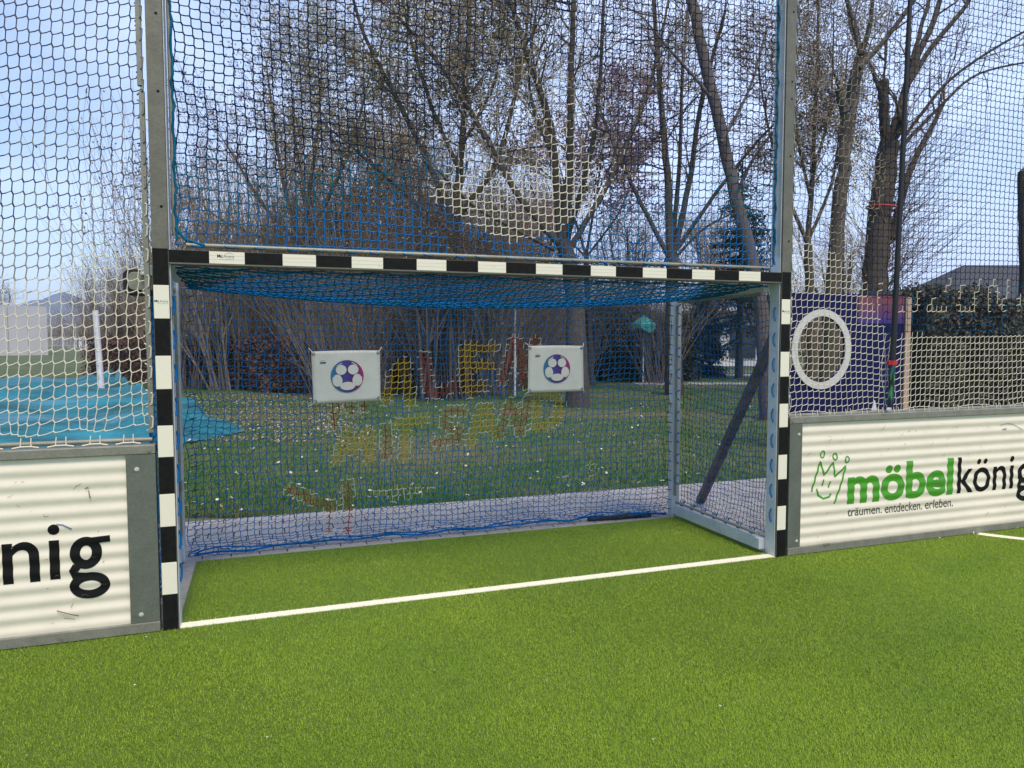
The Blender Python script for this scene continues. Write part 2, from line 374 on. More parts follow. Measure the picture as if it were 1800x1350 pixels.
def lacing(pts, r, mi, k=4):
    pts = np.asarray(pts, float); V, F = segs_geo(pts[:-1], pts[1:], np.full(len(pts)-1, r), np.full(len(pts)-1, r), k)
    return V, F, np.full(len(F), mi)
def net_merge(gs):
    V = []; F = []; Mi = []; o = 0
    for v, f, m in gs: V.append(v); F.append(f+o); Mi.append(m); o += len(v)
    return np.concatenate(V), np.concatenate(F), np.concatenate(Mi)
def seg_dist(P, a, b_):
    a = np.array(a); b_ = np.array(b_); d = b_-a; t = np.clip(((P-a)@d)/(d@d+1e-12), 0, 1)
    return np.linalg.norm(P-(a+t[:, None]*d), axis=1)
def stroke_dist(P, strokes):
    D = np.full(len(P), 9.)
    for st in strokes:
        for a, b_ in zip(st[:-1], st[1:]): D = np.minimum(D, seg_dist(P, a, b_))
    return D
def in_poly(P, poly):
    x, y = P[:, 0], P[:, 1]; ins = np.zeros(len(P), bool); n = len(poly)
    for q in range(n):
        (x0, y0), (x1, y1) = poly[q], poly[(q+1) % n]
        c = ((y0 > y) != (y1 > y)) & (x < (x1-x0)*(y-y0)/(y1-y0+1e-12)+x0); ins ^= c
    return ins
def wob(u, s, amp): return amp*(np.sin(u*1.7*s)+.6*np.sin(u*3.1*s+1.2)+.4*np.sin(u*5.3*s+.4))

# ------------------------------------------------------------------ the goal
GW, GH = 4.16, 2.08
goal = empty('football_goal', (2.08, 0, 0), 'football goal with black and white striped frame and blue net set into the boards', 'goal')
ZB = [2.08, 1.885, 1.706, 1.507, 1.327, 1.13, .958, .756, .576, .378, .20, 0]
def post(x0, x1):
    b = MB(); b.box(x0, x1, 0, .12, 0, 4.6, 0)
    for q in range(11): b.box(x0+.002, x1-.002, -.0022, .001, ZB[q+1]+.0004, ZB[q]-.0004, 1 if q % 2 == 0 else 2)
    for z in (2.3, 2.9, 3.3, 3.42, 3.9):                                # bolt holes
        b.add([((x0+x1)/2+.012+.008*math.cos(t*.785), -.0006, z+.008*math.sin(t*.785)) for t in range(8)], [tuple(range(8))], 1)
    return b.build('post', [M_STEEL, M_BLACK, M_WHITE], goal, .004)
postL = post(0, .08); postR = post(GW-.08, GW)
b = MB(); b.box(.0805, GW-.0805, .004, .12, GH-.08, GH-.004, 0)
x = .081; q = 0
while x < 4.07:
    wd = .2 if q % 2 == 0 else .1815
    x1 = min(x+wd, 4.079); b.box(x+.0004, x1-.0004, .0018, .0045, GH-.071, GH-.006, 1 if q % 2 == 0 else 2); x = x1; q += 1
b.box(.081, 4.079, .0028, .0045, GH-.0795, GH-.0712, 0)
for zz in (.028, .049):                                                  # fine ribs of the extruded bar
    for q2 in range(10):
        b.box(.283+q2*.3815, .283+q2*.3815+.178, .0012, .0019, GH-zz, GH-zz+.0012, 3)
bar = b.build('crossbar', [M_STEEL, M_BLACK, M_WHITE, mat('tape_groove', (.55, .52, .43), .6)], goal, .0)
def side_frame(x0, x1, s):
    b = MB()
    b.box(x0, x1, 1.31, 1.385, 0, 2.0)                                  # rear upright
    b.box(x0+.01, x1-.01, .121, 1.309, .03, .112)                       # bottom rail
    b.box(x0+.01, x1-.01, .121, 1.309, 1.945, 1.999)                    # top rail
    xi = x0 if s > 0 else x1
    if s > 0: b.box(4.0735, 4.0796, .014, .1195, .0, 4.59)  # added pale strip, paints sky light onto the post's inner face
    else: b.box(.0804, .0865, .014, .1195, .0, 4.59)  # matching painted skylight strip on the left post
    o = b.build('side_frame', M_STEEL_SKYLIT, goal, .004)
    g = MB(); g.prism([(xi, .121), (xi, 1.2), (xi-s*.47, .121)], 1.985, 1.997, axis='z'); g.build('corner_plate', M_STEEL_SKYLIT, goal, .001)
    g = MB(); xr = (x0+x1)/2-s*.02
    g.tube([(xr, .16, .145), (xr, 1.27, .145)], .012, 8); g.tube([(xr, .16, 1.93), (xr, 1.27, 1.93)], .011, 8); g.tube([(xr, 1.29, .2), (xr, 1.29, 1.9)], .011, 8)
    g.build('net_rod', M_RAIL, goal)
side_frame(-.085, -.005, -1); side_frame(4.012, 4.085, 1)
g = MB(); g.beam((4.62, 1.78, -.01), (4.24, .16, 1.78), .07, .06)        # diagonal brace behind the right side net
g.build('brace', mat('rusty_brace', (.15, .095, .055), .8, var=.4, vscale=12, bump=.2), goal, .003)

# goal net: back, roof and two sides with lettering painted on the cords
def px_plane(pts, Y=1.36):
    return [tuple(at_y(x, y, Y)[[0, 2]]) for x, y in pts]
RED_S = [px_plane(s) for s in (
    [(588, 750), (594, 690)], [(618, 722), (622, 700)], [(594, 692), (612, 712), (628, 690)], [(640, 716), (636, 690)],
    [(746, 627), (756, 694)], [(756, 692), (776, 690), (801, 678)],
    [(904, 600), (884, 668)], [(912, 602), (918, 650), (925, 675)], [(942, 600), (930, 640)],
    [(681, 752), (682, 802)],
    [(813, 723), (785, 725), (781, 746), (810, 758), (806, 772), (770, 779)],
    [(880, 764), (898, 708)], [(902, 712), (908, 740), (918, 762)], [(917, 762), (930, 702)],
    [(513, 865), (535, 874), (558, 888), (584, 892)], [(613, 853), (613, 938)], [(585, 892), (580, 935)])]
YEL_S = [px_plane(s) for s in (
    [(676, 705), (704, 642)], [(712, 640), (722, 708)], [(690, 682), (722, 680)], [(690, 662), (716, 660)],
    [(822, 612), (825, 690)], [(826, 613), (869, 610)], [(824, 645), (862, 643)], [(826, 682), (852, 679)], [(816, 615), (818, 685)],
    [(595, 808), (612, 762)], [(612, 764), (628, 784), (650, 760)], [(650, 760), (650, 808)], [(604, 790), (620, 790)],
    [(697, 748), (746, 737)], [(716, 746), (712, 802)],
    [(829, 780), (848, 718)], [(858, 716), (872, 766)], [(838, 752), (870, 750)],
    [(945, 753), (946, 695), (975, 692), (988, 711), (981, 741), (945, 753)])]
WHT_S = [px_plane(s) for s in ([(655, 872), (700, 864), (765, 857)], [(690, 880), (740, 872)], [(990, 842), (1002, 842)], [(1048, 815), (1046, 840)], [(1056, 822), (1040, 820)])]
def goal_col(P):
    Q = P[:, [0, 2]]; mi = np.zeros(len(P), int)
    hsh = rng.random(len(P))
    mi[hsh < .18] = 1                                                    # some cords darker
    back = P[:, 1] > 1.15
    dr = stroke_dist(Q, RED_S); dy = stroke_dist(Q, YEL_S); dw = stroke_dist(Q, WHT_S)
    ink = np.minimum(dr, dy)
    mi[back & (ink < .060) & (hsh < .8)] = 4
    mi[back & (dw < .03) & (hsh < .75)] = 4
    mi[back & (dy < .036)] = 3
    mi[back & (dr < .032)] = 2
    edge = (P[:, 0] > 3.955) & back & (hsh > .4); mi[edge] = 5
    return mi
NUB, NVB = 80, 42
def back_y(u, z): return 1.335+.13*(1-z/2.)**1.6*(.4+.6*np.sin(np.pi*np.clip(u, 0, 1)))+.035*np.sin(u*9.4)*(1-z/2.)+.02*np.sin(np.pi*u)
def back_top(u): return 1.965-.075*np.sin(np.pi*np.clip(u, 0, 1))
def Sback(i, j):
    u = i/NUB; v = j/NVB
    v2 = np.where(v < .12, v*.45, .054+(v-.12)/.88*.946)                 # lowest rows bunch up into the hem
    zt = back_top(u)
    z = .012+v2*(zt-.012)+.006*np.sin(i*.7+j*.3)*(v < .99)
    x = .012+u*3.985+.008*np.sin(j*.55+i*.12)+.02*np.sin(np.pi*u*2+v*3)*(1-v)
    y = back_y(u, z)+np.where(v < .12, .05*np.sin(i*1.3+j*2.1)*(.12-v)/.12, 0)
    x = x+.012*(np.exp(-u*18)-np.exp(-(1-u)*18))*np.sin(v*34)
    return np.stack([x, y, z], -1)
NVR = 32
def roof_z(u, t):
    front = 1.992; rear = back_top(u)
    return front+(rear-front)*t-.10*np.sin(np.pi*t)**.9*(.35+.65*np.sin(np.pi*np.clip(u, 0, 1))**.7)*np.where(u < .5, 1.0, .95)
def Sroof(i, j):
    u = i/NUB; t = j/NVR
    return np.stack([.1+u*3.9+.01*np.sin(j+i*.4), .115+t*(back_y(u, 1.9)-.115), roof_z(u, t)+.005*np.sin(i*.9+j*1.7)], -1)
def Sside(xc, s):
    def f(i, j):
        u = i/25.; v = j/38.
        v2 = v
        bul = .06*np.sin(np.pi*u)*np.sin(np.pi*np.clip(v, 0, 1))**.6
        low = .05*np.exp(-v*14)
        z = .15+v2*1.775-.05*np.sin(np.pi*u)*np.sin(np.pi*v)+.006*np.sin(i*.8+j)
        return np.stack([xc+s*(bul+.0)-s*low*.0, .15+u*1.13+.012*np.sin(j*.5+i*.3)-.02*np.exp(-v*9)*np.sin(u*9), z], -1)
    return f
gs = [net_geo(Sback, NUB, NVB, .24, .0025, goal_col, boost=True), net_geo(Sroof, NUB, NVR, .24, .0036, goal_col),
      net_geo(Sside(4.09, 1), 25, 38, .22, .0024, goal_col), net_geo(Sside(-.05, -1), 25, 38, .22, .0024, goal_col)]
us = np.linspace(0, 1, 60)
hem = np.stack([.05+us*3.95, back_y(us, 0)+.02*np.sin(us*40), .018+.006*np.sin(us*55)], 1); gs.append(lacing(hem, .008, 0, 6))
hem2 = hem+np.stack([0*us, .03*np.sin(us*23), .018+.012*np.sin(us*31)], 1); gs.append(lacing(hem2, .005, 0, 5))
top = np.stack([.05+us*3.95, back_y(us, 1.9), back_top(us)], 1); gs.append(lacing(top, .006, 0, 6))
# front roof rope laced under the crossbar, lacing down the inner faces of the posts and round the rods
fr = np.stack([.1+us*3.95, .117+0*us, 1.99-.012*np.abs(np.sin(us*70))], 1); gs.append(lacing(fr, .004, 0))
for xf, sg in ((.0895, 1), (4.0705, -1)):
    z = .25
    while z < 1.86:
        gs.append(lacing([(xf, .05, z), (xf+sg*.006, .062, z+.03), (xf+sg*.007, .064, z+.07), (xf, .055, z+.1)], .006, 0)); z += .185
for xr, sg in ((4.055, 1), (-.04, -1)):
    for q in range(7):
        yy = .22+q*.16
        gs.append(lacing([(xr-.02, yy-.03, .172), (xr-.022, yy, .125), (xr-.02, yy+.03, .172)], .0055, 0))
        gs.append(lacing([(xr+.015, yy, .17), (xr-.022, yy, .128), (xr-.022, yy+.03, .128), (xr+.015, yy+.03, .17)], .004, 0))
        gs.append(lacing([(xr, yy, 1.955), (xr-.016, yy+.01, 1.92), (xr, yy+.02, 1.89)], .005, 1))
    for q in range(9):
        zz = .3+q*.19
        gs.append(lacing([(xr, 1.275, zz), (xr-.03, 1.285, zz+.02), (xr-.032, 1.285, zz+.07), (xr, 1.275, zz+.09)], .0055, 0))
for q in range(22):                                                     # black ties between the back net and the rear post
    zz = .08+q*.087; gs.append(lacing([(3.96, 1.345, zz), (4.02, 1.33, zz-.012), (4.035, 1.35, zz-.02)], .0035, 5))
    gs.append(lacing([(.095, 1.345, zz), (.045, 1.33, zz-.01)], .0035, 5 if q % 2 else 0))
V, F, mi = net_merge(gs)
np_mesh('goal_net', V, F, [M_BLUE, M_TEALC, M_RED, M_YEL, M_PALE, M_BLACKC], mi, True, goal)

# ------------------------------------------------------------------ ball-stop nets above goal and boards
def rodset(b, segs, r=.013):
    for p, q in segs: b.tube([p, q], r, 8)
# over the goal
over = empty('ball_stop_net', (2.08, .05, 2.1), 'blue net panel stretched above the crossbar between the two goal posts', 'ball net')
b = MB(); rodset(b, [((.165, .03, 2.106), (3.99, .03, 2.106)), ((.108, .055, 2.155), (.108, .055, 4.5)), ((4.048, .055, 2.2), (4.048, .055, 4.5))], .0125)
b.build('net_rod', M_RAIL, over)
WPOLY = [tuple(at_y(x, y, .05)[[0, 2]]) for x, y in ((755, 347), (790, 300), (831, 292), (860, 312), (905, 290), (965, 235), (969, 164), (990, 175), (1000, 213), (1040, 262), (1067, 267), (1067, 347), (1040, 375), (1000, 390), (985, 408), (890, 425), (840, 400))]
W2 = [tuple(at_y(x, y, .05)[[0, 2]]) for x, y in ((780, 300), (785, 200), (830, 130), (930, 40), (1010, 30), (1040, 180), (1070, 270), (965, 240), (905, 290), (831, 292))]
DPOLY = [tuple(at_y(x, y, .05)[[0, 2]]) for x, y in ((640, 0), (700, 0), (720, 240), (790, 400), (900, 450), (800, 450), (730, 370), (690, 230), (600, 110))]
def over_col(P):
    Q = P[:, [0, 2]].copy(); h = rng.random(len(P)); Q += rng.normal(size=Q.shape)*.012
    lvl = smoothstep(2.1, 3.0, P[:, 2])+.15*np.sin(P[:, 0]*3)+.25*(h-.5)
    mi = np.where(lvl < .22, 0, np.where(lvl < .62, 1, 2))
    mi[in_poly(Q, DPOLY) & (h < .8)] = 5
    g = rng.normal(size=Q.shape)
    mi[in_poly(Q+g*.14, W2) & (h < .75)] = 4
    Qs = Q.copy(); Qs[:, 1] -= .0; up = smoothstep(2.45, 2.95, P[:, 2])[:, None]
    wp = in_poly(Q+g*(.008+.13*up), WPOLY); mi[wp & (h < .96-.35*up[:, 0])] = 3; mi[wp & (h >= .96-.35*up[:, 0])] = 4
    return mi
NO, MO = 76, 46
def Sover(i, j):
    u = i/NO; v = j/MO
    z = 2.108+v*2.36
    sag = -.045*np.sin(np.pi*u)*np.exp(-v*2.5)                           # lower rows hang onto the bar
    x = .112+u*3.93
    x = x+.022*np.exp(-u*16)*np.sin(v*19)**2+.010*np.sin(v*7+u*5)
    z = z+np.where(v < .9, sag*0+.02*np.sin(u*7+v*4)-.09*np.exp(-u*9)*(1-np.exp(-v*9))*-1, 0)-.05*np.sin(np.pi*np.clip(u*1.1, 0, 1))*v*(1-v)
    y = .045+.05*np.sin(np.pi*u)*np.sin(np.pi*v)
    return np.stack([x, y, z], -1)
gs = [net_geo(Sover, NO, MO, .2, .0032, over_col)]
for q in range(24):
    xx = .2+q*.162+.02*math.sin(q*3)
    gs.append(lacing([(xx-.02, .05, 2.13), (xx, .012, 2.10), (xx+.045, .012, 2.096), (xx+.07, .05, 2.128)], .0042, 1 if q % 3 else 0))
for xr, sg in ((.108, 1), (4.048, -1)):
    pts = []
    for q in range(60):
        zz = 2.13+q*.04; pts.append((xr+sg*(.010+.005*math.sin(q*1.15)+.004*math.sin(q*2.9)), .038-.006*math.cos(q*1.15), zz))
    gs.append(lacing(pts, .007, 1, 5))
gs.append(lacing([(.115, .04, 2.2), (.16, .03, 2.135), (.26, .02, 2.105)], .008, 1, 5))
V, F, mi = net_merge(gs)
np_mesh('net_mesh', V, F, [M_BLUE, M_TEALC, M_NAVY, M_CREAM, M_TAUPE, M_BLACKC], mi, True, over)

# left of the goal
lnet = empty('ball_stop_net', (-1.1, .05, 1.05), 'cream knotted net panel rising from the left board beside the striped post', 'ball net')
b = MB(); rodset(b, [((-2.4, .05, 1.052), (-.03, .05, 1.052))], .0135); b.box(-.044, -.018, .03, .055, 1.09, 2.905); b.box(-.05, -.024, .03, .055, 2.93, 4.5)
b.build('net_rod', M_RAIL, lnet, .002)
def left_col(P):  # cords go from cream to near black with height
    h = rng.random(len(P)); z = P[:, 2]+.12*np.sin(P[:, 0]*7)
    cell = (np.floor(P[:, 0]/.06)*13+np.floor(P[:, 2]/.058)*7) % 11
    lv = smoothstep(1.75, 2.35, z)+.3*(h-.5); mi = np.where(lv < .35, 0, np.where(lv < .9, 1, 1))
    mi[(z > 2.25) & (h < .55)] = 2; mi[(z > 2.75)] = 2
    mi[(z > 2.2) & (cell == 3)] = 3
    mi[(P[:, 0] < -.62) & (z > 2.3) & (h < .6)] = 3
    return mi
NL, ML = 46, 54
def Sleft(i, j):
    u = i/NL; v = j/ML
    x = -2.4+u*2.375; z = 1.075+v*3.4
    drop = np.exp(-v*26)
    x = x+.004*np.sin(v*30+u*6)-.008*np.exp(-(1-u)*22)*(1+np.sin(v*46))+drop*.025*np.sin(u*47)
    z = z+.05*(u-.5)*np.exp(-v*3)*2*(1-v)+.02*np.sin(np.pi*u*3)*v*(1-v)+.012*np.exp(-v*20)*np.sin(u*47)
    y = .045+.05*np.sin(np.pi*u)*np.sin(np.pi*v)
    return np.stack([x, y, z], -1)
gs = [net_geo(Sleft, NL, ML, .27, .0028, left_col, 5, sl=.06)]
for q in range(15):
    xx = -.145-q*.158
    gs.append(lacing([(xx-.06, .03, 1.034), (xx-.024, .032, 1.041), (xx+.024, .032, 1.041), (xx+.06, .03, 1.034)], .0045, 0))
    gs.append(lacing([(xx-.022, .045, 1.085), (xx-.024, .032, 1.041)], .0032, 0)); gs.append(lacing([(xx+.022, .045, 1.085), (xx+.024, .032, 1.041)], .0032, 0))
z = 1.1
q = 0
while z < 4.3:
    cmi = 0 if z < 2.3 else 1
    gs.append(lacing([(-.055, .05, z), (-.024, .026, z+.02), (-.02, .026, z+.075), (-.055, .05, z+.095)], .0048, cmi)); z += .127+.02*math.sin(q*2.2); q += 1
V, F, mi = net_merge(gs)
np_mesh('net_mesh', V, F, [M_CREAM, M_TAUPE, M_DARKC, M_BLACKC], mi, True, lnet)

# right of the goal
rnet = empty('ball_stop_net', (5.9, .05, 1.05), 'net panel above the right board, cream below and navy above', 'ball net')
b = MB(); rodset(b, [((4.2, .05, 1.035), (7.9, .05, 1.035))], .014); b.box(4.172, 4.192, .03, .055, 1.06, 4.5)
b.build('net_rod', M_RAIL, rnet, .002)
WL = [[tuple(at_y(1500+x/5.193, 480+y/5.193, .06)[[0, 2]]) for x, y in s] for s in (
    [(110, 70), (100, 190), (90, 310)], [(260, 90), (245, 210), (232, 330)], [(620, 160), (600, 270), (565, 350)], [(910, 70), (860, 160)],
    [(1030, 100), (995, 160), (985, 230)], [(1185, 60), (1140, 180), (1125, 270)], [(980, 270), (985, 335), (1110, 335), (1130, 270)],
    [(760, 220), (700, 335), (860, 335)], [(1260, 330), (1270, 150), (1310, 70), (1340, 170), (1350, 270)], [(1440, 70), (1430, 200), (1380, 270), (1390, 335)],
    [(1530, 200), (1520, 330)], [(390, 360), (470, 340)], [(60, 310), (100, 312)])]
def right_col(P):
    h = rng.random(len(P)); x, z = P[:, 0], P[:, 2]
    zb = np.interp(x, [4.1, 4.6, 5.0, 5.15, 8], [2.35, 2.25, 1.85, 1.64, 1.64])     # border of the cream dyed part
    mi = np.where(z < zb, 0, 2)
    nv_ = (z >= zb) & (x < 5.0+.1*np.sin(z*5)) & (h < .62); mi[nv_] = 1
    tk = (np.abs(x-(4.72+(z-1.8)*.09)) < .07) & (z < 3.1); mi[tk & (h < .85)] = 0
    mi[(mi == 2) & (z < 2.05) & (h < .35)] = 4
    mi[stroke_dist(P[:, [0, 2]], WL) < .022] = 0
    return mi
NR, MR = 71, 66
def Sright(i, j):
    u = i/NR; v = j/MR
    x = 4.2+u*3.7; z = 1.052+v*3.42
    bul = np.exp(-((x-5.12)/.14)**2)*np.exp(-((z-1.4)/.25)**2)           # pushed aside by the black pole
    x = x-.05*bul*np.sign(5.13-x)*-1+.005*np.sin(v*26+u*8)+.03*np.exp(-v*14)*np.sin(u*12)+.02*np.exp(-u*26)*np.sin(v*70)
    z = z-.03*bul+.02*np.sin(u*9+v*7)*v*(1-v)*2+.06*np.exp(-((x-5.0)/.35)**2)*np.exp(-((z-1.55)/.3)**2)*-.5+.012*np.exp(-v*18)*np.sin(u*40)
    y = .045+.05*np.sin(np.pi*u)*np.sin(np.pi*v)
    return np.stack([x, y, z], -1)
gs = [net_geo(Sright, NR, MR, .2, .0027, right_col)]
for q in range(23):
    xx = 4.28+q*.158
    gs.append(lacing([(xx-.055, .03, 1.020), (xx-.024, .033, 1.026), (xx+.024, .033, 1.026), (xx+.055, .03, 1.020)], .0045, 0))
    gs.append(lacing([(xx-.022, .045, 1.07), (xx-.024, .033, 1.026)], .0034, 0)); gs.append(lacing([(xx+.022, .045, 1.07), (xx+.024, .033, 1.026)], .0034, 0))
z = 1.1; q = 0
while z < 4.3:
    gs.append(lacing([(4.215, .05, z), (4.19, .026, z+.02), (4.188, .026, z+.07), (4.215, .05, z+.09)], .004, 0 if z < 2.6 else 1)); z += .14+.02*math.sin(q*2.2); q += 1
V, F, mi = net_merge(gs)
np_mesh('net_mesh', V, F, [M_CREAM, M_TAUPE, M_NAVY, M_BLACKC, M_TEALC], mi, True, rnet)

# ------------------------------------------------------------------ boards
PITCHC = .0765; CAMP = .0030
def corr(z): return .012-CAMP*np.cos(2*np.pi*z/PITCHC)
M_SHEET = mat('white_corrugated_sheet', (.80, .73, .585), .42, col2=(.74, .67, .53), vscale=5, detail=9, ramp=(.45, .8))
M_GREEN = mat('green_print', (.06, .30, .012), .5); M_INK = mat('black_print', (.010, .010, .010), .6, spec=.1); M_INK2 = mat('grey_print', (.05, .048, .045), .5)
M_SCUFF = mat('scuff_mark', (.16, .11, .09), .8); M_SCUFFB = mat('blue_scuff', (.16, .22, .27), .8)
def conform(bm, z0, z1, off):
    z = z0+.008
    while z < z1:
        bmesh.ops.bisect_plane(bm, geom=bm.verts[:]+bm.edges[:]+bm.faces[:], plane_co=(0, 0, z), plane_no=(0, 0, 1)); z += .0085
    for v in bm.verts: v.co.y = corr(v.co.z)-off
def text_bm(txt, box, bold=0., off=.0014, shear=0., slope=0.):
    """built-in font outline scaled into box = (x0, x1, z0, z1)"""
    cu = bpy.data.curves.new('t', 'FONT'); cu.body = txt; cu.size = 1; cu.offset = bold; cu.resolution_u = 6; cu.fill_mode = 'FRONT'
    to = bpy.data.objects.new('t', cu); COL.objects.link(to); dg = bpy.context.evaluated_depsgraph_get(); me = bpy.data.meshes.new_from_object(to.evaluated_get(dg))
    bpy.data.objects.remove(to); bpy.data.curves.remove(cu)
    bm = bmesh.new(); bm.from_mesh(me); bpy.data.meshes.remove(me)
    xs = [v.co.x for v in bm.verts]; ys = [v.co.y for v in bm.verts]; a0, a1, b0, b1 = min(xs), max(xs), min(ys), max(ys)
    x0, x1, z0, z1 = box
    for v in bm.verts:
        fx = (v.co.x-a0)/(a1-a0); fz = (v.co.y-b0)/(b1-b0)
        v.co = (x0+fx*(x1-x0)+shear*fz, 0, z0+fz*(z1-z0)+slope*fx)
    for f in bm.faces:
        f.normal_update()
        if f.normal.y > 0: f.normal_flip()
    return bm
def ribbon(pts, wd, closed=False):
    pts = [np.array(p, float) for p in pts]; n = len(pts); bm = bmesh.new(); L = []; Rr = []
    for i, p in enumerate(pts):
        a = pts[(i-1) % n] if (closed or i > 0) else p; c = pts[(i+1) % n] if (closed or i < n-1) else p
        d = c-a; d /= np.linalg.norm(d)+1e-9; nn = np.array([-d[1], d[0]])*(wd[i] if hasattr(wd, '__len__') else wd)/2
        L.append(bm.verts.new((p[0]+nn[0], 0, p[1]+nn[1]))); Rr.append(bm.verts.new((p[0]-nn[0], 0, p[1]-nn[1])))
    for i in range(n if closed else n-1):
        k = (i+1) % n; bm.faces.new((L[i], L[k], Rr[k], Rr[i]))
    return bm
def ell(cx, cz, rx, rz, n=28, a0=0, a1=360): return [(cx+rx*math.cos(R(a0+(a1-a0)*q/n)), cz+rz*math.sin(R(a0+(a1-a0)*q/n))) for q in range(n if a1-a0 >= 360 else n+1)]
def put(bms, name, m, parent, off=.0014):
    out = bmesh.new()
    for q, bm in enumerate(bms):
        zs = [v.co.z for v in bm.verts]; conform(bm, min(zs), max(zs), off+.00025*q)
        me = bpy.data.meshes.new('t'); bm.to_mesh(me); bm.free(); out.from_mesh(me); bpy.data.meshes.remove(me)
    me = bpy.data.meshes.new(name); out.to_mesh(me); out.free()
    for p in me.polygons: p.use_smooth = True
    return link(name, me, m, parent)
def letter_g(x0, x1, zt, zm, z_b, wt):
    """two-storey g: bowl between zt and zm, loop down to z_b"""
    wdt = x1-x0; cx = x0+wdt*.42; bh = (zt-zm)
    up = ell(cx, zm+bh/2-wt*.0, wdt*.36-wt*.42, bh/2-wt*.42, 30)
    lo_t = zm-.028; lo = ell(x0+wdt*.49, (lo_t+z_b)/2, wdt*.47-wt*.42, (lo_t-z_b)/2-wt*.36, 34)
    link_ = [(cx-wdt*.22, zm+.016), (cx-wdt*.30, zm-.010), (cx-wdt*.27, zm-.036), (cx-wdt*.05, zm-.045)]
    ear = [(cx+wdt*.1, zt-wt*.4), (x1, zt-wt*.30)]
    return [ribbon(up, wt, True), ribbon(lo, wt*.92, True), ribbon(link_, wt*.9), ribbon(ear, wt*.72)]
def scuffs(n, x0, x1, z0=.1, z1=.93, seed=1):
    rs = random.Random(seed); out = []
    for _ in range(n):
        cx, cz = rs.uniform(x0, x1), rs.uniform(z0, z1); a = rs.uniform(-.5, 1.2); L = rs.uniform(.003, .016)*rs.choice((1, 1, 1, 2.2))
        pts = [(cx+L*t*math.cos(a+rs.uniform(-.6, .6)), cz+L*t*math.sin(a+rs.uniform(-.6, .6))) for t in (-1, -.4, .3, 1)]
        w_ = rs.uniform(.0008, .0035); out.append(ribbon(pts, [w_*.3, w_, w_*.9, w_*.2]))
    return out
M_BOLT = mat('bolt_steel', (.62, .60, .52), .35, .3)
def board(name_label, x0, x1, plate0, plate1, sheet0, sheet1):
    bd = empty('sponsor_board', ((x0+x1)/2, 0, 0), name_label, 'sponsor board')
    b = MB(); b.box(x0, x1, -.004, .075, .978, 1.03); b.build('top_rail', M_RAIL, bd, .006)
    b = MB(); b.box(x0, x1, -.008, .05, .004, .058); b.build('bottom_rail', M_RAIL, bd, .003)
    b = MB(); b.box(plate0, plate1, -.001, .05, .0585, .977); pl = b.build('end_plate', M_STEEL2, bd, .002)
    for zz in (.105, .90):
        b = MB(); xx = plate0+(.62 if plate0 < 0 else .48)*(plate1-plate0) if plate0 > 0 else plate0+.055
        if plate0 < 0: xx = plate0+.052
        else: xx = plate1-.032
        for rr, y0, y1 in ((.0125, -.0025, -.0012), (.0085, -.0065, -.0026)):
            b.prism([(xx+rr*math.cos(R(30*t)), zz+rr*math.sin(R(30*t))) for t in range(12)], y0, y1)
        b.build('bolt', M_BOLT, pl, .0008)
    b = MB(); xx = (plate1-.03) if plate0 < 0 else plate0+.02
    b.prism([(xx+.010*math.cos(R(30*t)), 1.003-.004+.010*math.sin(R(30*t))) for t in range(12)], -.0095, -.0045); b.build('bolt', M_RAIL, bd, .001)
    zs = np.linspace(.04, .985, 240); n = len(zs)
    V = np.concatenate([np.stack([np.full(n, xx_), corr(zs), zs], 1) for xx_ in (sheet0, sheet1)])
    F = np.array([(i, i+n, i+n+1, i+1) for i in range(n-1)])
    sh = np_mesh('corrugated_sheet', V, F, M_SHEET, None, True, bd)
    b = MB(); b.box(sheet0, sheet1, .03, .045, .06, .975); b.build('backing_panel', M_STEEL2, bd)
    return bd, sh
bdL, shL = board('white corrugated board left of the goal with black letters nig', -3.0, -.012, -.156, -.0125, -2.99, -.1565)
bdR, shR = board('white corrugated board right of the goal with green and black lettering and crown', 4.178, 8.2, 4.18, 4.293, 4.2935, 8.19)
# left board lettering: the end of the word
put([text_bm('n', (-.736, -.571, .336, .552), .012), text_bm('i', (-.530, -.476, .339, .632), .010)]+letter_g(-.442, -.243, .55, .385, .226, .048)
    + [text_bm('k', (-1.17, -1.0, .336, .64), .01), text_bm('ö', (-.985, -.765, .332, .632), .01)], 'lettering', M_INK, shL)
put([text_bm('möbel', (-2.72, -1.20, .33, .64), .03)], 'lettering', M_GREEN, shL)
put(scuffs(34, -.95, -.17, seed=3)+[ribbon([(-.335, .80), (-.33, .77), (-.325, .76)], .005), ribbon([(-.35, .812), (-.335, .82)], .004), ribbon([(-.50, .175), (-.44, .15), (-.40, .135)], .005), ribbon([(-.47, .13), (-.42, .118)], .003)], 'scuff_marks', M_SCUFF, shL, .0022)
put([ribbon([(-.49, .63), (-.46, .625), (-.42, .60)], .008)], 'scuff_marks', M_SCUFFB, shL, .0024)
# right board lettering and crown face
put([text_bm('möbel', (4.738, 5.822, .337, .641), .032)], 'lettering', M_GREEN, shR)
put([text_bm('köni', (5.868, 6.508, .340, .640), .008)]+letter_g(6.545, 6.765, .548, .385, .232, .046), 'lettering', M_INK, shR)
for wd_, x0_, x1_, zz_ in (('träumen.', 4.745, 5.085, .246), ('entdecken.', 5.115, 5.50, .243), ('erleben.', 5.53, 5.83, .243)):
    put([text_bm(wd_, (x0_, x1_, zz_, zz_+(.064 if wd_[0] != 'e' else .072)), .006)], 'lettering', M_INK2, shR)
CR = [(4.397, .462), (4.474, .688), (4.512, .580), (4.597, .673), (4.615, .560), (4.717, .640), (4.678, .507), (4.613, .355)]
def dense(pts, n=8):
    out = []
    for a, c in zip(pts[:-1], pts[1:]): out += [(a[0]+(c[0]-a[0])*t/n, a[1]+(c[1]-a[1])*t/n) for t in range(n)]
    return out+[pts[-1]]
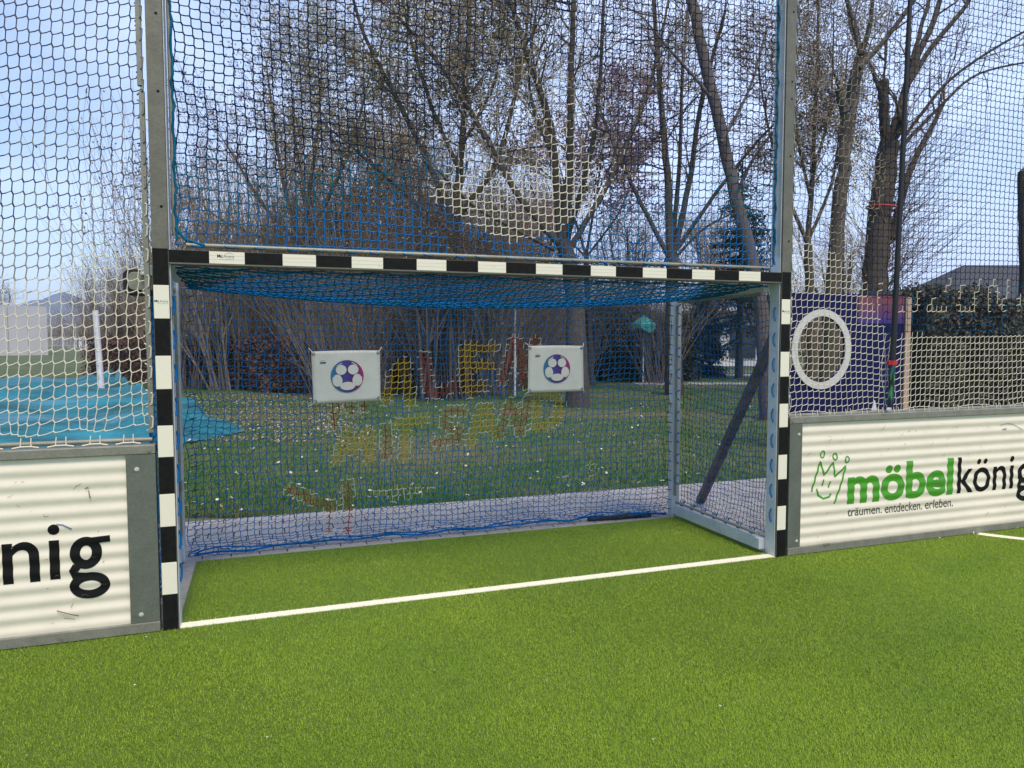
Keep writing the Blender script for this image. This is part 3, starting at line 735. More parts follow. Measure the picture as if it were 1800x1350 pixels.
put([ribbon(dense(CR), .016), ribbon(dense([(4.443, .48), (4.461, .431), (4.51, .402), (4.568, .411), (4.583, .436)], 4), .015),
     ribbon(ell(4.494, .738, .018, .026, 16), .011, True), ribbon(ell(4.612, .715, .020, .024, 16), .013, True), ribbon(ell(4.727, .687, .018, .023, 16), .011, True),
     ribbon([(4.507, .548), (4.497, .5)], .013), ribbon([(4.571, .53), (4.556, .483)], .013)], 'crown_emblem', M_GREEN, shR)
put(scuffs(90, 4.35, 7.2, seed=5)+[ribbon([(5.66, .47), (5.62, .50), (5.60, .44), (5.66, .445)], .004)], 'scuff_marks', M_SCUFF, shR, .0024)
put([ribbon(dense([(6.33, .885), (6.42, .90), (6.50, .88), (6.58, .84)], 3), .004), ribbon([(6.35, .85), (6.40, .855), (6.38, .84)], .008)], 'scuff_marks', M_SCUFFB, shR, .0026)

# small maker's stickers on the frame
def flat_text(txt, box, y, m, name, parent, bold=0., x_face=None):
    bm = text_bm(txt, box, bold)
    for v in bm.verts: v.co.y = y
    me = bpy.data.meshes.new(name); bm.to_mesh(me); bm.free(); return link(name, me, m, parent)
M_STK = mat('grey_sticker_print', (.22, .22, .21), .5)
flat_text('Mc', (.322, .35, 2.041, 2.059), .0010, M_INK, 'sticker_lettering', bar, .02)
flat_text('Arena', (.353, .408, 2.041, 2.059), .0010, M_STK, 'sticker_lettering', bar)
flat_text('HALLE OPENAIR', (.338, .408, 2.030, 2.035), .0010, M_STK, 'sticker_lettering', bar)
bm = ribbon([(.362, 2.061), (.385, 2.069), (.405, 2.062)], .0015)
for v in bm.verts: v.co.y = .0010
me = bpy.data.meshes.new('sticker_arc'); bm.to_mesh(me); bm.free(); link('sticker_arc', me, M_STK, bar)
for ps, xx in ((postL, .006), (postR, 4.086)):
    flat_text('Mc', (xx, xx+.022, 1.793, 1.806), -.0030, M_INK, 'sticker_lettering', ps, .02)
    flat_text('Arena', (xx+.025, xx+.066, 1.793, 1.806), -.0030, M_STK, 'sticker_lettering', ps)
    flat_text('HALLE OPENAIR', (xx+.016, xx+.066, 1.784, 1.788), -.0030, M_STK, 'sticker_lettering', ps)

# ------------------------------------------------------------------ signs hanging on the back net
def grad_mat():
    m = mat('ball_print', (.1, .05, .3), .5); n = m.node_tree.nodes; l = m.node_tree.links; p = n['Principled BSDF']
    tcn = n.new('ShaderNodeTexCoord'); sx = n.new('ShaderNodeSeparateXYZ'); l.new(tcn.outputs['Generated'], sx.inputs[0])
    r = n.new('ShaderNodeValToRGB'); e = r.color_ramp.elements; e[0].position = 0; e[0].color = (.02, .19, .34, 1); e[1].position = 1; e[1].color = (.33, .015, .12, 1)
    q = e.new(.38); q.color = (.045, .05, .26, 1); q = e.new(.62); q.color = (.07, .02, .19, 1)
    l.new(sx.outputs['X'], r.inputs['Fac']); l.new(r.outputs['Color'], p.inputs['Base Color']); return m
M_BALL = grad_mat(); M_BANNER = mat('white_banner', (.66, .655, .60), .6, col2=(.60, .60, .56), vscale=9, bump=.05, bscale=14); M_GROM = mat('grommet', (.22, .2, .18), .35, .7)
def sign(label, corners, Y, flip):
    """corners: tl, tr, br, bl in photo pixels, put on the net at depth Y"""
    P = [at_y(x, y, Y) for x, y in corners]; root = empty('banner_sign', (P[0]+P[2])/2, label, 'sign', 'football signs tied to the goal net')
    def S2(u, v):
        a = P[0]*(1-u)+P[1]*u; c = P[3]*(1-u)+P[2]*u; p = c*(1-v)+a*v
        p = p+np.array([0, .0015*math.sin(u*5+v*3+flip)*math.sin(v*3.1)-.006*math.sin(math.pi*u)*math.sin(math.pi*v), .004*math.sin(u*math.pi)*(-1 if v > .5 else .3)*-1]); return p
    N = 16; Vv = [S2(i/N, j/N) for j in range(N+1) for i in range(N+1)]
    b = MB(); b.add(Vv, [(j*(N+1)+i, j*(N+1)+i+1, (j+1)*(N+1)+i+1, (j+1)*(N+1)+i) for j in range(N) for i in range(N)], 0, True)
    o = b.build('banner', M_BANNER, root, fix=False); md = o.modifiers.new('solid', 'SOLIDIFY'); md.thickness = .0025; md.offset = -1
    W_ = np.linalg.norm(P[1]-P[0]); H_ = np.linalg.norm(P[0]-P[3])
    def flat(polys, name, m, off):
        b = MB()
        for q, poly in enumerate(polys):
            pts = [S2(u, v)+np.array([0, -off-.0003*q, 0]) for u, v in poly]; c = np.mean(pts, 0); n_ = len(pts)
            b.add([c]+pts, [(0, 1+i, 1+(i+1) % n_) for i in range(n_)])
        return b.build(name, m, o, fix=False)
    cu, cv = .505, .50; ru = .164/W_*W_; rx = .243; rz = .243*W_/H_*.985
    C_ = lambda u0, v0, a, c_, n_=26: [(cu+rx*(u0+a*math.cos(6.2832*t/n_)), cv+rz*(v0+c_*math.sin(6.2832*t/n_))) for t in range(n_)]
    flat([C_(0, 0, 1, 1, 44)], 'ball_logo', M_BALL, .0045)
    holes = [C_(-.36, .40, .32, .31), C_(.36, .40, .32, .31), C_(-.60, -.24, .30, .36), C_(.60, -.24, .30, .36), C_(0, -.58, .46, .26)]
    holes += [C_(-.46, .80, .0, .0)[:0] or [(cu+rx*a, cv+rz*c_) for a, c_ in ((-.68, .60), (-.60, .68), (-.32, .84), (-.28, .80), (-.50, .70))],
              [(cu+rx*a, cv+rz*c_) for a, c_ in ((.25, .86), (.32, .88), (.62, .66), (.64, .62), (.48, .70))],
              [(cu+rx*a, cv+rz*c_) for a, c_ in ((-.90, -.02), (-.78, -.02), (-.5, -.40), (-.42, -.56), (-.62, -.52), (-.84, -.28))],
              [(cu+rx*a, cv+rz*c_) for a, c_ in ((.90, -.02), (.84, -.28), (.62, -.52), (.42, -.56), (.5, -.40), (.78, -.02))]]
    flat(holes, 'ball_panel', M_BANNER, .0085)
    rect = lambda u0, u1, v0, v1: [(u0, v0), (u1, v0), (u1, v1), (u0, v1)]
    flat([rect(.12, .205, .765, .79), rect(.137, .149, .81, .822), rect(.168, .18, .81, .822)], 'small_print', M_INK2, .0045)
    for u, v in ((.03, .955), (.97, .955), (.97, .045), (.03, .045)):
        g = MB(); p = S2(u, v)
        for t in range(12):
            a0, a1 = 6.2832*t/12, 6.2832*(t+1)/12
            g.add([p+np.array([.012*math.cos(a0), -.004, .012*math.sin(a0)]), p+np.array([.012*math.cos(a1), -.004, .012*math.sin(a1)]), p+np.array([.005*math.cos(a1), -.0045, .005*math.sin(a1)]), p+np.array([.005*math.cos(a0), -.0045, .005*math.sin(a0)])], [(0, 1, 2, 3)])
        g.build('grommet', M_GROM, root)
        g = MB(); g.tube([p+np.array([0, -.006, 0]), p+np.array([(u-.5)*.025, -.01, (v-.4)*.03]), p+np.array([(u-.5)*.07, .03, (v-.45)*.085])], .0028, 6)
        g.build('tie', mat('white_tie', (.7, .7, .72), .5), root)
sign('white football banner on the left of the goal net, taller and slightly tilted', [(547, 618), (668, 616), (669, 703), (551, 710)], 1.33, 0.)
sign('white football banner right of the middle of the goal net, hanging straight', [(929, 608), (1025, 608), (1026, 687), (928, 690)], 1.335, 1.3)

# flat black strip under the hem
b = MB(); b.prism([(3.25, 1.45), (3.5, 1.42), (3.86, 1.41), (3.88, 1.49), (3.25, 1.48)], -.010, .022, axis='z')
tag(b.build('black_strip', M_RUBBER, None, .004), 'flat black strip lying under the right end of the net hem', 'rubber strip')

# grey box mounted behind the left post
lampb = empty('junction_box', (-.08, .18, 1.92), 'grey rounded box with black rim mounted behind the left goal post', 'box')
def rrect(x0, x1, z0, z1, r, n=6):
    out = []
    for cx, cz, a in ((x1-r, z1-r, 0), (x0+r, z1-r, 90), (x0+r, z0+r, 180), (x1-r, z0+r, 270)):
        out += [(cx+r*math.cos(R(a+90*t/n)), cz+r*math.sin(R(a+90*t/n))) for t in range(n+1)]
    return out
b = MB(); b.prism(rrect(-.168, .03, 1.838, 1.980, .038), .16, .26); b.build('rim', M_RUBBER, lampb, .006)
b = MB(); b.prism(rrect(-.140, .025, 1.866, 1.964, .028), .150, .1595); b.build('cover', steel('box_cover', (.26, .27, .21), .12, .1), lampb, .003)
b = MB(); b.box(-.02, .03, .122, .147, 1.87, 1.95); b.build('bracket', M_STEEL2, lampb, .002)

# tall black pole standing on the right board
pole = empty('black_pole', (5.125, -.005, 1.03), 'tall thin black pole leaning before the right net, red clamp near its base', 'pole')
p0 = at_y(1565, 716, .0); p1 = at_y(1600, 0, .01); dd = (p1-p0)
b = MB(); b.tube([p0+dd*.115, p0+dd*.5, p0+dd*1.25], [.0225, .019, .016], 12); b.build('shaft', M_BLACKC, pole)
b = MB(); b.tube([p0+dd*.0, p0+dd*.113], [.021, .0235], 12, 0)
def sleeve_mat():
    m = mat('printed_sleeve', (.01, .01, .012), .4); n = m.node_tree.nodes; l = m.node_tree.links; p = n['Principled BSDF']
    tcn = n.new('ShaderNodeTexCoord'); mpn = n.new('ShaderNodeMapping'); mpn.inputs['Scale'].default_value = (40, 30, 9); l.new(tcn.outputs['Object'], mpn.inputs['Vector'])
    no = n.new('ShaderNodeTexNoise'); no.inputs['Scale'].default_value = 1.2; l.new(mpn.outputs['Vector'], no.inputs['Vector'])
    r = n.new('ShaderNodeValToRGB'); e = r.color_ramp.elements; r.color_ramp.interpolation = 'CONSTANT'; e[0].color = (.008, .008, .01, 1); e[0].position = 0; e[1].position = .5; e[1].color = (.01, .06, .09, 1)
    q = e.new(.58); q.color = (.05, .25, .05, 1); l.new(no.outputs['Fac'], r.inputs['Fac']); l.new(r.outputs['Color'], p.inputs['Base Color']); return m
b.build('sleeve', sleeve_mat(), pole)
pc = p0+dd*.112
b = MB(); b.tube([pc-dd/np.linalg.norm(dd)*.017, pc+dd/np.linalg.norm(dd)*.017], .031, 12); b.box(pc[0]-.047, pc[0]-.026, pc[1]-.012, pc[1]+.012, pc[2]-.018, pc[2]+.018); b.box(pc[0]+.026, pc[0]+.043, pc[1]-.012, pc[1]+.012, pc[2]-.012, pc[2]+.018)
b.build('clamp', mat('red_clamp', (.42, .02, .025), .4), pole, .003)

# ------------------------------------------------------------------ blue goal-shooting wall behind the right net
YB = 4.5
tw = empty('target_wall', (9.1, YB, 0), 'dark blue panel with a round white rimmed hole behind the right net', 'target wall')
M_BLUEP = mat('blue_panel', (.004, .005, .055), .6, var=.12, vscale=3, spec=.2)
cx, cz, rx, rz = 8.56, 1.462, .455, .50
x0, x1, z0, z1 = 7.9, 10.19, .02, 2.31
n = 40; b = MB(); inner = [(cx+rx*math.cos(6.2832*t/n), cz+rz*math.sin(6.2832*t/n)) for t in range(n)]
def sq(t):
    a = 6.2832*t/n; dx, dz = math.cos(a), math.sin(a); k = 1e9
    if dx > 1e-6: k = min(k, (x1-cx)/dx)
    if dx < -1e-6: k = min(k, (x0-cx)/dx)
    if dz > 1e-6: k = min(k, (z1-cz)/dz)
    if dz < -1e-6: k = min(k, (z0-cz)/dz)
    return (cx+dx*k, cz+dz*k)
outer = [sq(t) for t in range(n)]
for (c0, c1) in (((x1, z1), 0), ((x0, z1), 1), ((x0, z0), 2), ((x1, z0), 3)): 
    q = min(range(n), key=lambda t: (outer[t][0]-c0[0])**2+(outer[t][1]-c0[1])**2); outer[q] = c0
for yy in (YB, YB+.04):
    b.add([(a, yy, c_) for a, c_ in inner]+[(a, yy, c_) for a, c_ in outer], [(i, (i+1) % n, (i+1) % n+n, i+n) for i in range(n)])
b.add([(a, YB, c_) for a, c_ in inner]+[(a, YB+.04, c_) for a, c_ in inner], [(i, i+n, (i+1) % n+n, (i+1) % n) for i in range(n)])
b.add([(a, YB, c_) for a, c_ in outer]+[(a, YB+.04, c_) for a, c_ in outer], [(i, (i+1) % n, (i+1) % n+n, i+n) for i in range(n)])
b.build('panel', M_BLUEP, tw)
b = MB(); o2 = [(cx+(rx+.105)*math.cos(6.2832*t/n), cz+(rz+.105)*math.sin(6.2832*t/n)) for t in range(n)]
vs = [(a, YB-.02, c_) for a, c_ in inner]+[(a, YB-.02, c_) for a, c_ in o2]+[(a, YB-.003, c_) for a, c_ in inner]+[(a, YB-.003, c_) for a, c_ in o2]
b.add(vs, [(i, (i+1) % n, (i+1) % n+n, i+n) for i in range(n)]+[(i+n, (i+1) % n+n, (i+1) % n+3*n, i+3*n) for i in range(n)]+[(i, i+2*n, (i+1) % n+2*n, (i+1) % n) for i in range(n)])
b.build('hole_rim', mat('off_white_rim', (.55, .54, .50), .6, var=.06), tw)
def red_mat():
    m = mat('red_fade_print', (.3, .05, .04), .5); n_ = m.node_tree.nodes; l = m.node_tree.links; p = n_['Principled BSDF']
    tcn = n_.new('ShaderNodeTexCoord'); sx = n_.new('ShaderNodeSeparateXYZ'); l.new(tcn.outputs['Generated'], sx.inputs[0])
    r = n_.new('ShaderNodeValToRGB'); e = r.color_ramp.elements; e[0].position = 0; e[0].color = (.03, .012, .15, 1); e[1].position = .75; e[1].color = (.15, .035, .045, 1)
    l.new(sx.outputs['Z'], r.inputs['Fac']); l.new(r.outputs['Color'], p.inputs['Base Color']); return m
b = MB(); b.box(9.25, 10.17, YB-.006, YB-.001, 1.86, 2.29); b.build('printed_patch', red_mat(), tw)
b = MB()
for xx, ww, hh in ((9.62, .10, .32), (9.92, .16, .22)):
    b.prism([(xx-ww, .34), (xx+ww, .34), (xx+ww*.1, .34+hh), (xx-ww*.1, .34+hh)], YB-.008, YB-.001)
b.build('white_mark', mat('white_print', (.6, .58, .6), .6), tw)
M_WOOD = mat('bare_timber', (.40, .28, .20), .75, var=.15, vscale=6, stretch=(8, 8, .6))
b = MB(); b.box(10.2, 10.31, YB-.02, YB+.09, 0, 2.28); b.build('timber_post', M_WOOD, tw, .005)

# ------------------------------------------------------------------ tarpaulin, white pole, things far left
tarp_edge = [at_z(-160, 668), at_z(0, 671), at_z(120, 673), at_z(215, 669), at_z(262, 698), at_z(330, 716), at_z(432, 753), at_z(330, 772), at_z(200, 786), at_z(0, 800), at_z(-160, 812)]
def tarp():
    far = np.array([at_z(x, y) for x, y in ((-200, 667), (0, 671), (120, 672), (200, 669), (240, 690), (275, 702), (330, 716), (380, 734), (432, 752))])
    near = np.array([at_z(x, y) for x, y in ((-200, 840), (0, 822), (120, 812), (200, 800), (240, 793), (275, 786), (330, 774), (380, 766), (434, 754))])
    NU, NV = 130, 90; tt = np.linspace(0, 8, NU+1); fx = np.array([[np.interp(t, range(9), a[:, k]) for k in range(3)] for a in (far,) for t in tt]); nx = np.array([[np.interp(t, range(9), near[:, k]) for k in range(3)] for t in tt])
    V = []
    for j in range(NV+1):
        v = j/NV; P = nx*(1-v)+fx*v; L = np.linalg.norm(fx-nx, axis=1); e_ = np.minimum(1, np.minimum(v*6, (1-v)*6))*np.clip((8-tt)/2.2, 0, 1)
        h = .14+.12*np.sin(P[:, 1]*1.5+.7*np.sin(P[:, 0]*.5))+.08*np.sin(P[:, 1]*3.1+P[:, 0]*.6+np.sin(P[:, 0]*.9))+.035*np.sin(P[:, 1]*6.5+2.*np.sin(P[:, 0]*.8))+.035*np.sin(P[:, 0]*3.1+P[:, 1]*1.2)
        h = h+.28*np.exp(-((tt-3.2)/.7)**2)*np.exp(-((v-.9)/.1)**2)*(1+.6*np.sin(P[:, 0]*9))
        P = P.copy(); P[:, 2] = -.03+1.35*np.maximum(h, 0)*e_; V.append(P)
    V = np.concatenate(V); F = np.array([(j*(NU+1)+i, j*(NU+1)+i+1, (j+1)*(NU+1)+i+1, (j+1)*(NU+1)+i) for j in range(NV) for i in range(NU)])
    return V, F
V, F = tarp()
tp = empty('tarpaulin', tuple(V.mean(0)), 'large wrinkled turquoise tarpaulin spread over the lawn behind the left net', 'tarpaulin')
np_mesh('sheet', V, F, mat('turquoise_tarp', (.02, .21, .28), .42, col2=(.005, .07, .085), vscale=1.5, bump=.9, bscale=4, stretch=(.6, 2.2, 1)), None, True, tp)  # dark noise streaks put the shade of folds into the colour
b = MB(); ed = [at_z(x, y, .05) for x, y in ((-200, 668), (0, 671.5), (120, 673.5), (205, 671))]; b.tube(ed, .11, 8)
b.build('white_hem', mat('white_hem', (.72, .71, .70), .6), tp)
pb = at_z(179, 694, .0); ptop = at_d(168, 546, np.dot(pb-CAM, FW))
b = MB(); b.tube([pb, pb*.5+ptop*.5, ptop], [.098, .09, .086], 14)
for z in (.55, .9, 1.5, 1.9): 
    q = pb+(ptop-pb)*(z/2.6); b.box(q[0]-.05, q[0]-.02, q[1]-.125, q[1]-.10, q[2]-.02, q[2]+.02, 1)
tag(b.build('white_pole', [mat('white_paint', (.60, .61, .66), .5, var=.12), M_RUBBER], None), 'leaning white pole standing on the turquoise tarpaulin', 'pole')

hall = empty('sports_hall', tuple(at_z(40, 626)), 'pale windowless hall far off behind the left net', 'building')
hb = at_z(-260, 627); hc = at_z(85, 623.5); vv_ = (hc-CAM)*np.array([1, 1, 0]); vv_ /= np.linalg.norm(vv_); hd = hc+vv_*26-np.array([1.2, 0, 0])

HT = 5.7
b = MB(); pl = [tuple(hb[:2]), tuple(hc[:2]), tuple(hd[:2]), tuple((hb+np.array([2, 26, 0]))[:2])]
b.prism(pl, -.2, HT, axis='z'); b.build('wall', mat('pale_cladding', (.45, .435, .45), .7, var=.05, vscale=.3), hall)
dv = (hc-hb)/np.linalg.norm(hc-hb); b = MB()
for q in range(1, 9):
    pp = hb+(hc-hb)*q/9; b.beam(pp+np.array([0, -.03, 0]), pp+np.array([0, -.03, HT-.05]), .05, .05, up=(0, 1, 0))
b.build('joint', mat('dark_joint', (.25, .25, .27), .7), hall)
b = MB(); b.prism([(p[0], p[1]) for p in pl], HT+.002, HT+.2, axis='z'); b.build('roof', mat('grey_roof', (.42, .42, .44), .7), hall)

# pale block and small goal frames on the far grass
bb = at_z(146, 615); b = MB(); b.prism([(bb[0]-.75, bb[2]), (bb[0]+.95, bb[2]), (bb[0]+.65, 2.3), (bb[0]-.6, 2.35)], bb[1], bb[1]+1.2)
tag(b.build('white_block', mat('white_plastic', (.74, .73, .76), .6), None, .05), 'small white block standing on the far grass by the goal frames', 'block')
M_ALU = mat('white_frame_paint', (.62, .62, .66), .5)
def training_goal(px, py, wpx, hpx, label):
    o = at_z(px, py); D = np.dot(o-CAM, FW); w_ = wpx*D/FPX; h_ = hpx*D/FPX; e_ = o+RT*w_*np.array([1, 1, 0])
    t = empty('training_goal', tuple(o), label, 'goal', 'small goals on the far grass')
    bk = np.array([_s, _c, 0])*2.2
    u = np.array([0, 0, h_])
    for c_ in (o, e_):
        b = MB(); b.tube([c_, c_+u], .07, 8); b.build('post', M_ALU, t)
    b = MB(); b.tube([o+u, e_+u], .07, 8); b.build('crossbar', M_ALU, t)
    b = MB(); b.tube([o+u, o+bk+u*.02], .05, 6); b.tube([e_+u, e_+bk+u*.02], .05, 6); b.tube([o+bk, e_+bk], .05, 6); b.build('rear_frame', M_ALU, t)
training_goal(110, 612, 24, 42, 'small white goal frame left of the white block on the far grass')
training_goal(92, 602, 12, 26, 'smallest white goal frame next to the pale hall')
fnc = empty('picket_fence', tuple(at_z(130, 606)), 'pale fence of thin uprights crossing the far grass behind the small goals', 'fence')
fa = at_z(84, 610.5); fb = at_z(200, 611.5); M_PT = mat('pale_timber', (.40, .39, .40), .8)
for q in range(44):
    p = fa+(fb-fa)*q/43; b = MB(); b.box(p[0]-.06, p[0]+.06, p[1]-.03, p[1]+.03, 0, 3.0); b.build('upright', M_PT, fnc)
b = MB(); b.beam(fa+np.array([0, 0, .6]), fb+np.array([0, 0, .6]), .06, .12); b.beam(fa+np.array([0, 0, 2.5]), fb+np.array([0, 0, 2.5]), .06, .12); b.build('rail', M_ALU, fnc)
rh = at_z(95, 604.5); D = np.dot(rh-CAM, FW)
far_house = empty('far_house', tuple(rh), 'distant house with reddish roof beyond the pale hall', 'house')
b = MB(); b.box(rh[0]-2, rh[0]+10, rh[1]+30, rh[1]+38, 0, 3.6); b.build('wall', mat('cream_render', (.6, .56, .5), .8), far_house)
b = MB(); b.add([(rh[0]-2.5, rh[1]+29, 3.6), (rh[0]+10.5, rh[1]+29, 3.6), (rh[0]+10.5, rh[1]+39, 3.6), (rh[0]-2.5, rh[1]+39, 3.6), (rh[0]-2.5, rh[1]+34, 6.2), (rh[0]+10.5, rh[1]+34, 6.2)], [(0, 1, 5, 4), (2, 3, 4, 5), (1, 2, 5), (3, 0, 4)])
b.build('roof', mat('red_tiles', (.35, .16, .12), .8), far_house)

# hills on the horizon
def hill_range(prof, D, name, m):
    N = 60; xs = np.linspace(prof[0][0], prof[-1][0], N); ys = np.interp(xs, [p[0] for p in prof], [p[1] for p in prof])+1.2*np.sin(xs*.11)+.7*np.sin(xs*.31)
    V = []; 
    rows = ((0, 0.), (.12, .35), (.3, .75), (.45, 1.), (.8, .8), (1.1, 0.))
    for t, hgt in rows:
        for x_, y_ in zip(xs, ys):
            topp = at_d(x_, y_, D); base = topp.copy(); h = topp[2]*hgt*(1+.05*math.sin(x_*.2+t*9)) ; off = (t-.45)*D*.25
            V.append((topp[0]+_s*off, topp[1]+_c*off, h-2*(hgt == 0)))
    F = np.array([(r_*N+i, r_*N+i+1, (r_+1)*N+i+1, (r_+1)*N+i) for r_ in range(len(rows)-1) for i in range(N-1)])
    o = np_mesh(name, np.array(V), F, m, None, True); return tag(o, kind='structure')
M_FAR = mat('wooded_hill', (.05, .06, .05), .95, var=.4, vscale=.02)
hill_range([(-420, 566), (-200, 558), (0, 549), (45, 534), (70, 528), (84, 519), (100, 515), (116, 518), (134, 527), (150, 538), (195, 543), (260, 556), (420, 570), (700, 575)], 2600, 'hill', M_FAR)
hill_range([(1000, 575), (1300, 560), (1560, 545), (1640, 532), (1720, 524), (1900, 530), (2300, 555)], 2700, 'hill', M_FAR)

# ------------------------------------------------------------------ trees
def catmull(pts, rad, per=5):
    P = [np.array(p, float) for p in pts]; out = []; rr = []
    for i in range(len(P)-1):
        p0, p1, p2, p3 = P[max(i-1, 0)], P[i], P[i+1], P[min(i+2, len(P)-1)]
        for q in range(per):
            t = q/per; out.append(.5*((2*p1)+(-p0+p2)*t+(2*p0-5*p1+4*p2-p3)*t*t+(-p0+3*p1-3*p2+p3)*t**3)); rr.append(rad[i]*(1-t)+rad[i+1]*t)
    out.append(P[-1]); rr.append(rad[-1]); return out, rr
class Grow:
    def __init__(s, seed): s.rs = random.Random(seed); s.p0 = []; s.p1 = []; s.r0 = []; s.r1 = []; s.tips = []
    def branch(s, p, d, r, L, lev, cfg):
        rs = s.rs; n = 4 if lev == 0 else (3 if lev < 3 else 2); seg = L/n; pts = [p]; dirs = []
        d = Vector(d).normalized()
        for i in range(n):
            w_ = cfg['wander']
            d = (d+Vector((rs.gauss(0, w_), rs.gauss(0, w_), rs.gauss(0, w_)+cfg['up']))).normalized()
            q = p+d*seg; ra = r*(1-.75*i/n); rb = r*(1-.75*(i+1)/n)
            s.p0.append(tuple(p)); s.p1.append(tuple(q)); s.r0.append(max(ra, cfg['rmin'])); s.r1.append(max(rb, cfg['rmin'])); p = q; pts.append(p); dirs.append(d.copy())
        if lev >= cfg['levels']: s.tips.append((tuple(p), tuple(d))); s.tips.append((tuple(pts[-2]), tuple(d))); return
        k = cfg['kids'][min(lev, len(cfg['kids'])-1)]
        for q in range(k):
            t = rs.uniform(.15, 1.) if q else 1.
            i = min(int(t*n), n-1); base = pts[i].lerp(pts[i+1], t*n-i); dd = dirs[i]
            ax = dd.orthogonal().normalized(); ax.rotate(Matrix.Rotation(rs.uniform(0, 6.283), 3, dd))
            ang = rs.gauss(cfg['angle'], .2) if q else .15
            nd_ = (dd*math.cos(ang)+ax*math.sin(ang))
            s.branch(base, nd_, r*(1-.75*t)*.62+.001, L*rs.uniform(.4, .72)*cfg['short'], lev+1, cfg)
    def geo(s, k=3): return segs_geo(np.array(s.p0), np.array(s.p1), np.array(s.r0), np.array(s.r1), k)
CFG = dict(wander=.16, up=.05, levels=3, kids=(5, 6, 5), angle=.75, short=1., rmin=.0055)
def leaves_on(tips, per, spread, sx, sy, seed):
    T = np.array([t[0] for t in tips]); r_ = np.random.default_rng(seed); C = np.repeat(T, per, 0)+r_.normal(size=(len(T)*per, 3))*spread
    return quads_geo(C, sx*r_.uniform(.6, 1.3, len(C)), sy*r_.uniform(.6, 1.3, len(C)), .6)
def make_tree(name, label, limbs, D, seed, per_m=2.2, L1=(1.0, 2.0), cfg=None, bark=M_BARK, twig=M_TWIG, leaf=None, lp=1, lspread=.06, lsx=.012, lsy=.03, t_from=.25, group=None, cat='tree', base_first=True, skip_first=1):
    """limbs: list of (pixel path, r0, r1, depth drift); the first one is the trunk and reaches the ground"""
    c = dict(CFG); c.update(cfg or {}); G = Grow(seed); rs = random.Random(seed+1); tb = MB(); base = None
    foot = limbs[0][0][0]; g0 = at_d(foot[0], foot[1], D)
    root = empty(name, (float(g0[0]), float(g0[1]), 0), label, cat, group)
    for li, (path, ra, rb, drift) in enumerate(limbs):
        pts = []; m = len(path)
        for i, (x, y) in enumerate(path): pts.append(at_d(x, y, D+drift*(i/(m-1) if m > 1 else 0)))
        if li == 0: pts[0] = np.array([pts[0][0], pts[0][1], -.1])
        rad = [(ra+(rb-ra)*i/(m-1))*(.95 if li == 0 else .82) for i in range(m)]
        if li == 0: rad[0] *= 1.25
        P, rr = catmull(pts, rad, 6); P = [p+np.array([rs.gauss(0, .12), rs.gauss(0, .12), 0])*min(r, .12)*(i > 0) for i, (p, r) in enumerate(zip(P, rr))]
        tb.tube(P, rr, 10 if ra > .08 else 6)
        if li < skip_first: continue
        ln = sum(np.linalg.norm(P[i+1]-P[i]) for i in range(len(P)-1)); nb = max(3, int(ln*per_m))
        for q in range(nb):
            t = rs.uniform(t_from, 1.) if q > 1 else 1.; i = min(int(t*(len(P)-1)), len(P)-2); f_ = t*(len(P)-1)-i
            pp = Vector(P[i]*(1-f_)+P[i+1]*f_); dd = Vector(P[i+1]-P[i]).normalized(); r = rr[i]
            ax = dd.orthogonal().normalized(); ax.rotate(Matrix.Rotation(rs.uniform(0, 6.283), 3, dd)); ang = rs.gauss(.8, .25) if q > 1 else .2
            G.branch(pp, dd*math.cos(ang)+ax*math.sin(ang), min(r*.5, .035), rs.uniform(*L1), 1, c)
    tb.build('trunk', bark, root)
    gs = [G.geo()]; mi = [np.zeros(len(gs[0][1]), int)]
    if leaf:
        lg = leaves_on(G.tips, lp, lspread, lsx, lsy, seed); gs.append(lg); mi.append(np.ones(len(lg[1]), int))
    V, F = merge(*gs)
    np_mesh('crown', V, F, [twig]+([leaf] if leaf else []), np.concatenate(mi), False, root)
    return root

# nearest limbs first: the trees one can tell apart through the nets
make_tree('bare_tree', 'multi stemmed bare tree in the middle, forking just above the crossbar', [
    ([(1016, 690), (1012, 560), (1003, 480), (990, 425)], .27, .2, 0),
    ([(990, 425), (977, 310), (962, 200), (925, 90), (880, -60)], .17, .07, 1.2), ([(992, 425), (1001, 300), (1003, 150), (1012, -60)], .16, .06, -.8),
    ([(985, 430), (905, 335), (845, 225), (770, 110), (690, 20)], .12, .045, 2.0), ([(995, 430), (1022, 330), (1050, 200), (1062, -40)], .09, .04, -2),
    ([(1000, 440), (1062, 335), (1108, 240), (1150, 120), (1175, 0)], .10, .035, 1.5), ([(975, 440), (900, 400), (830, 360), (770, 300)], .06, .03, -1.5),
    ([(965, 260), (930, 150), (945, 0)], .06, .03, .5)], 18, 11, 2.0, (1.0, 2.1), leaf=M_CATKIN, lp=1, bark=M_BARK, lsx=.012, lsy=.035)
make_tree('bare_tree', 'dark bare tree with many upright limbs right of the middle one', [
    ([(1186, 668), (1182, 560), (1180, 450)], .26, .2, 0), ([(1180, 450), (1172, 300), (1160, 150), (1145, -50)], .17, .07, .5),
    ([(1183, 450), (1212, 320), (1232, 180), (1275, 20)], .13, .05, -1), ([(1175, 450), (1118, 340), (1075, 245), (1040, 150)], .10, .035, 1.5),
    ([(1188, 440), (1262, 335), (1330, 250), (1400, 180)], .09, .03, -1.5), ([(1182, 430), (1195, 280), (1200, 120), (1215, -40)], .10, .04, 2), ([(1190, 450), (1240, 400), (1320, 360)], .06, .02, -.6)],
    22, 12, 2.0, (1.1, 2.2), leaf=M_BUD, lp=1, lsx=.012, lsy=.03)
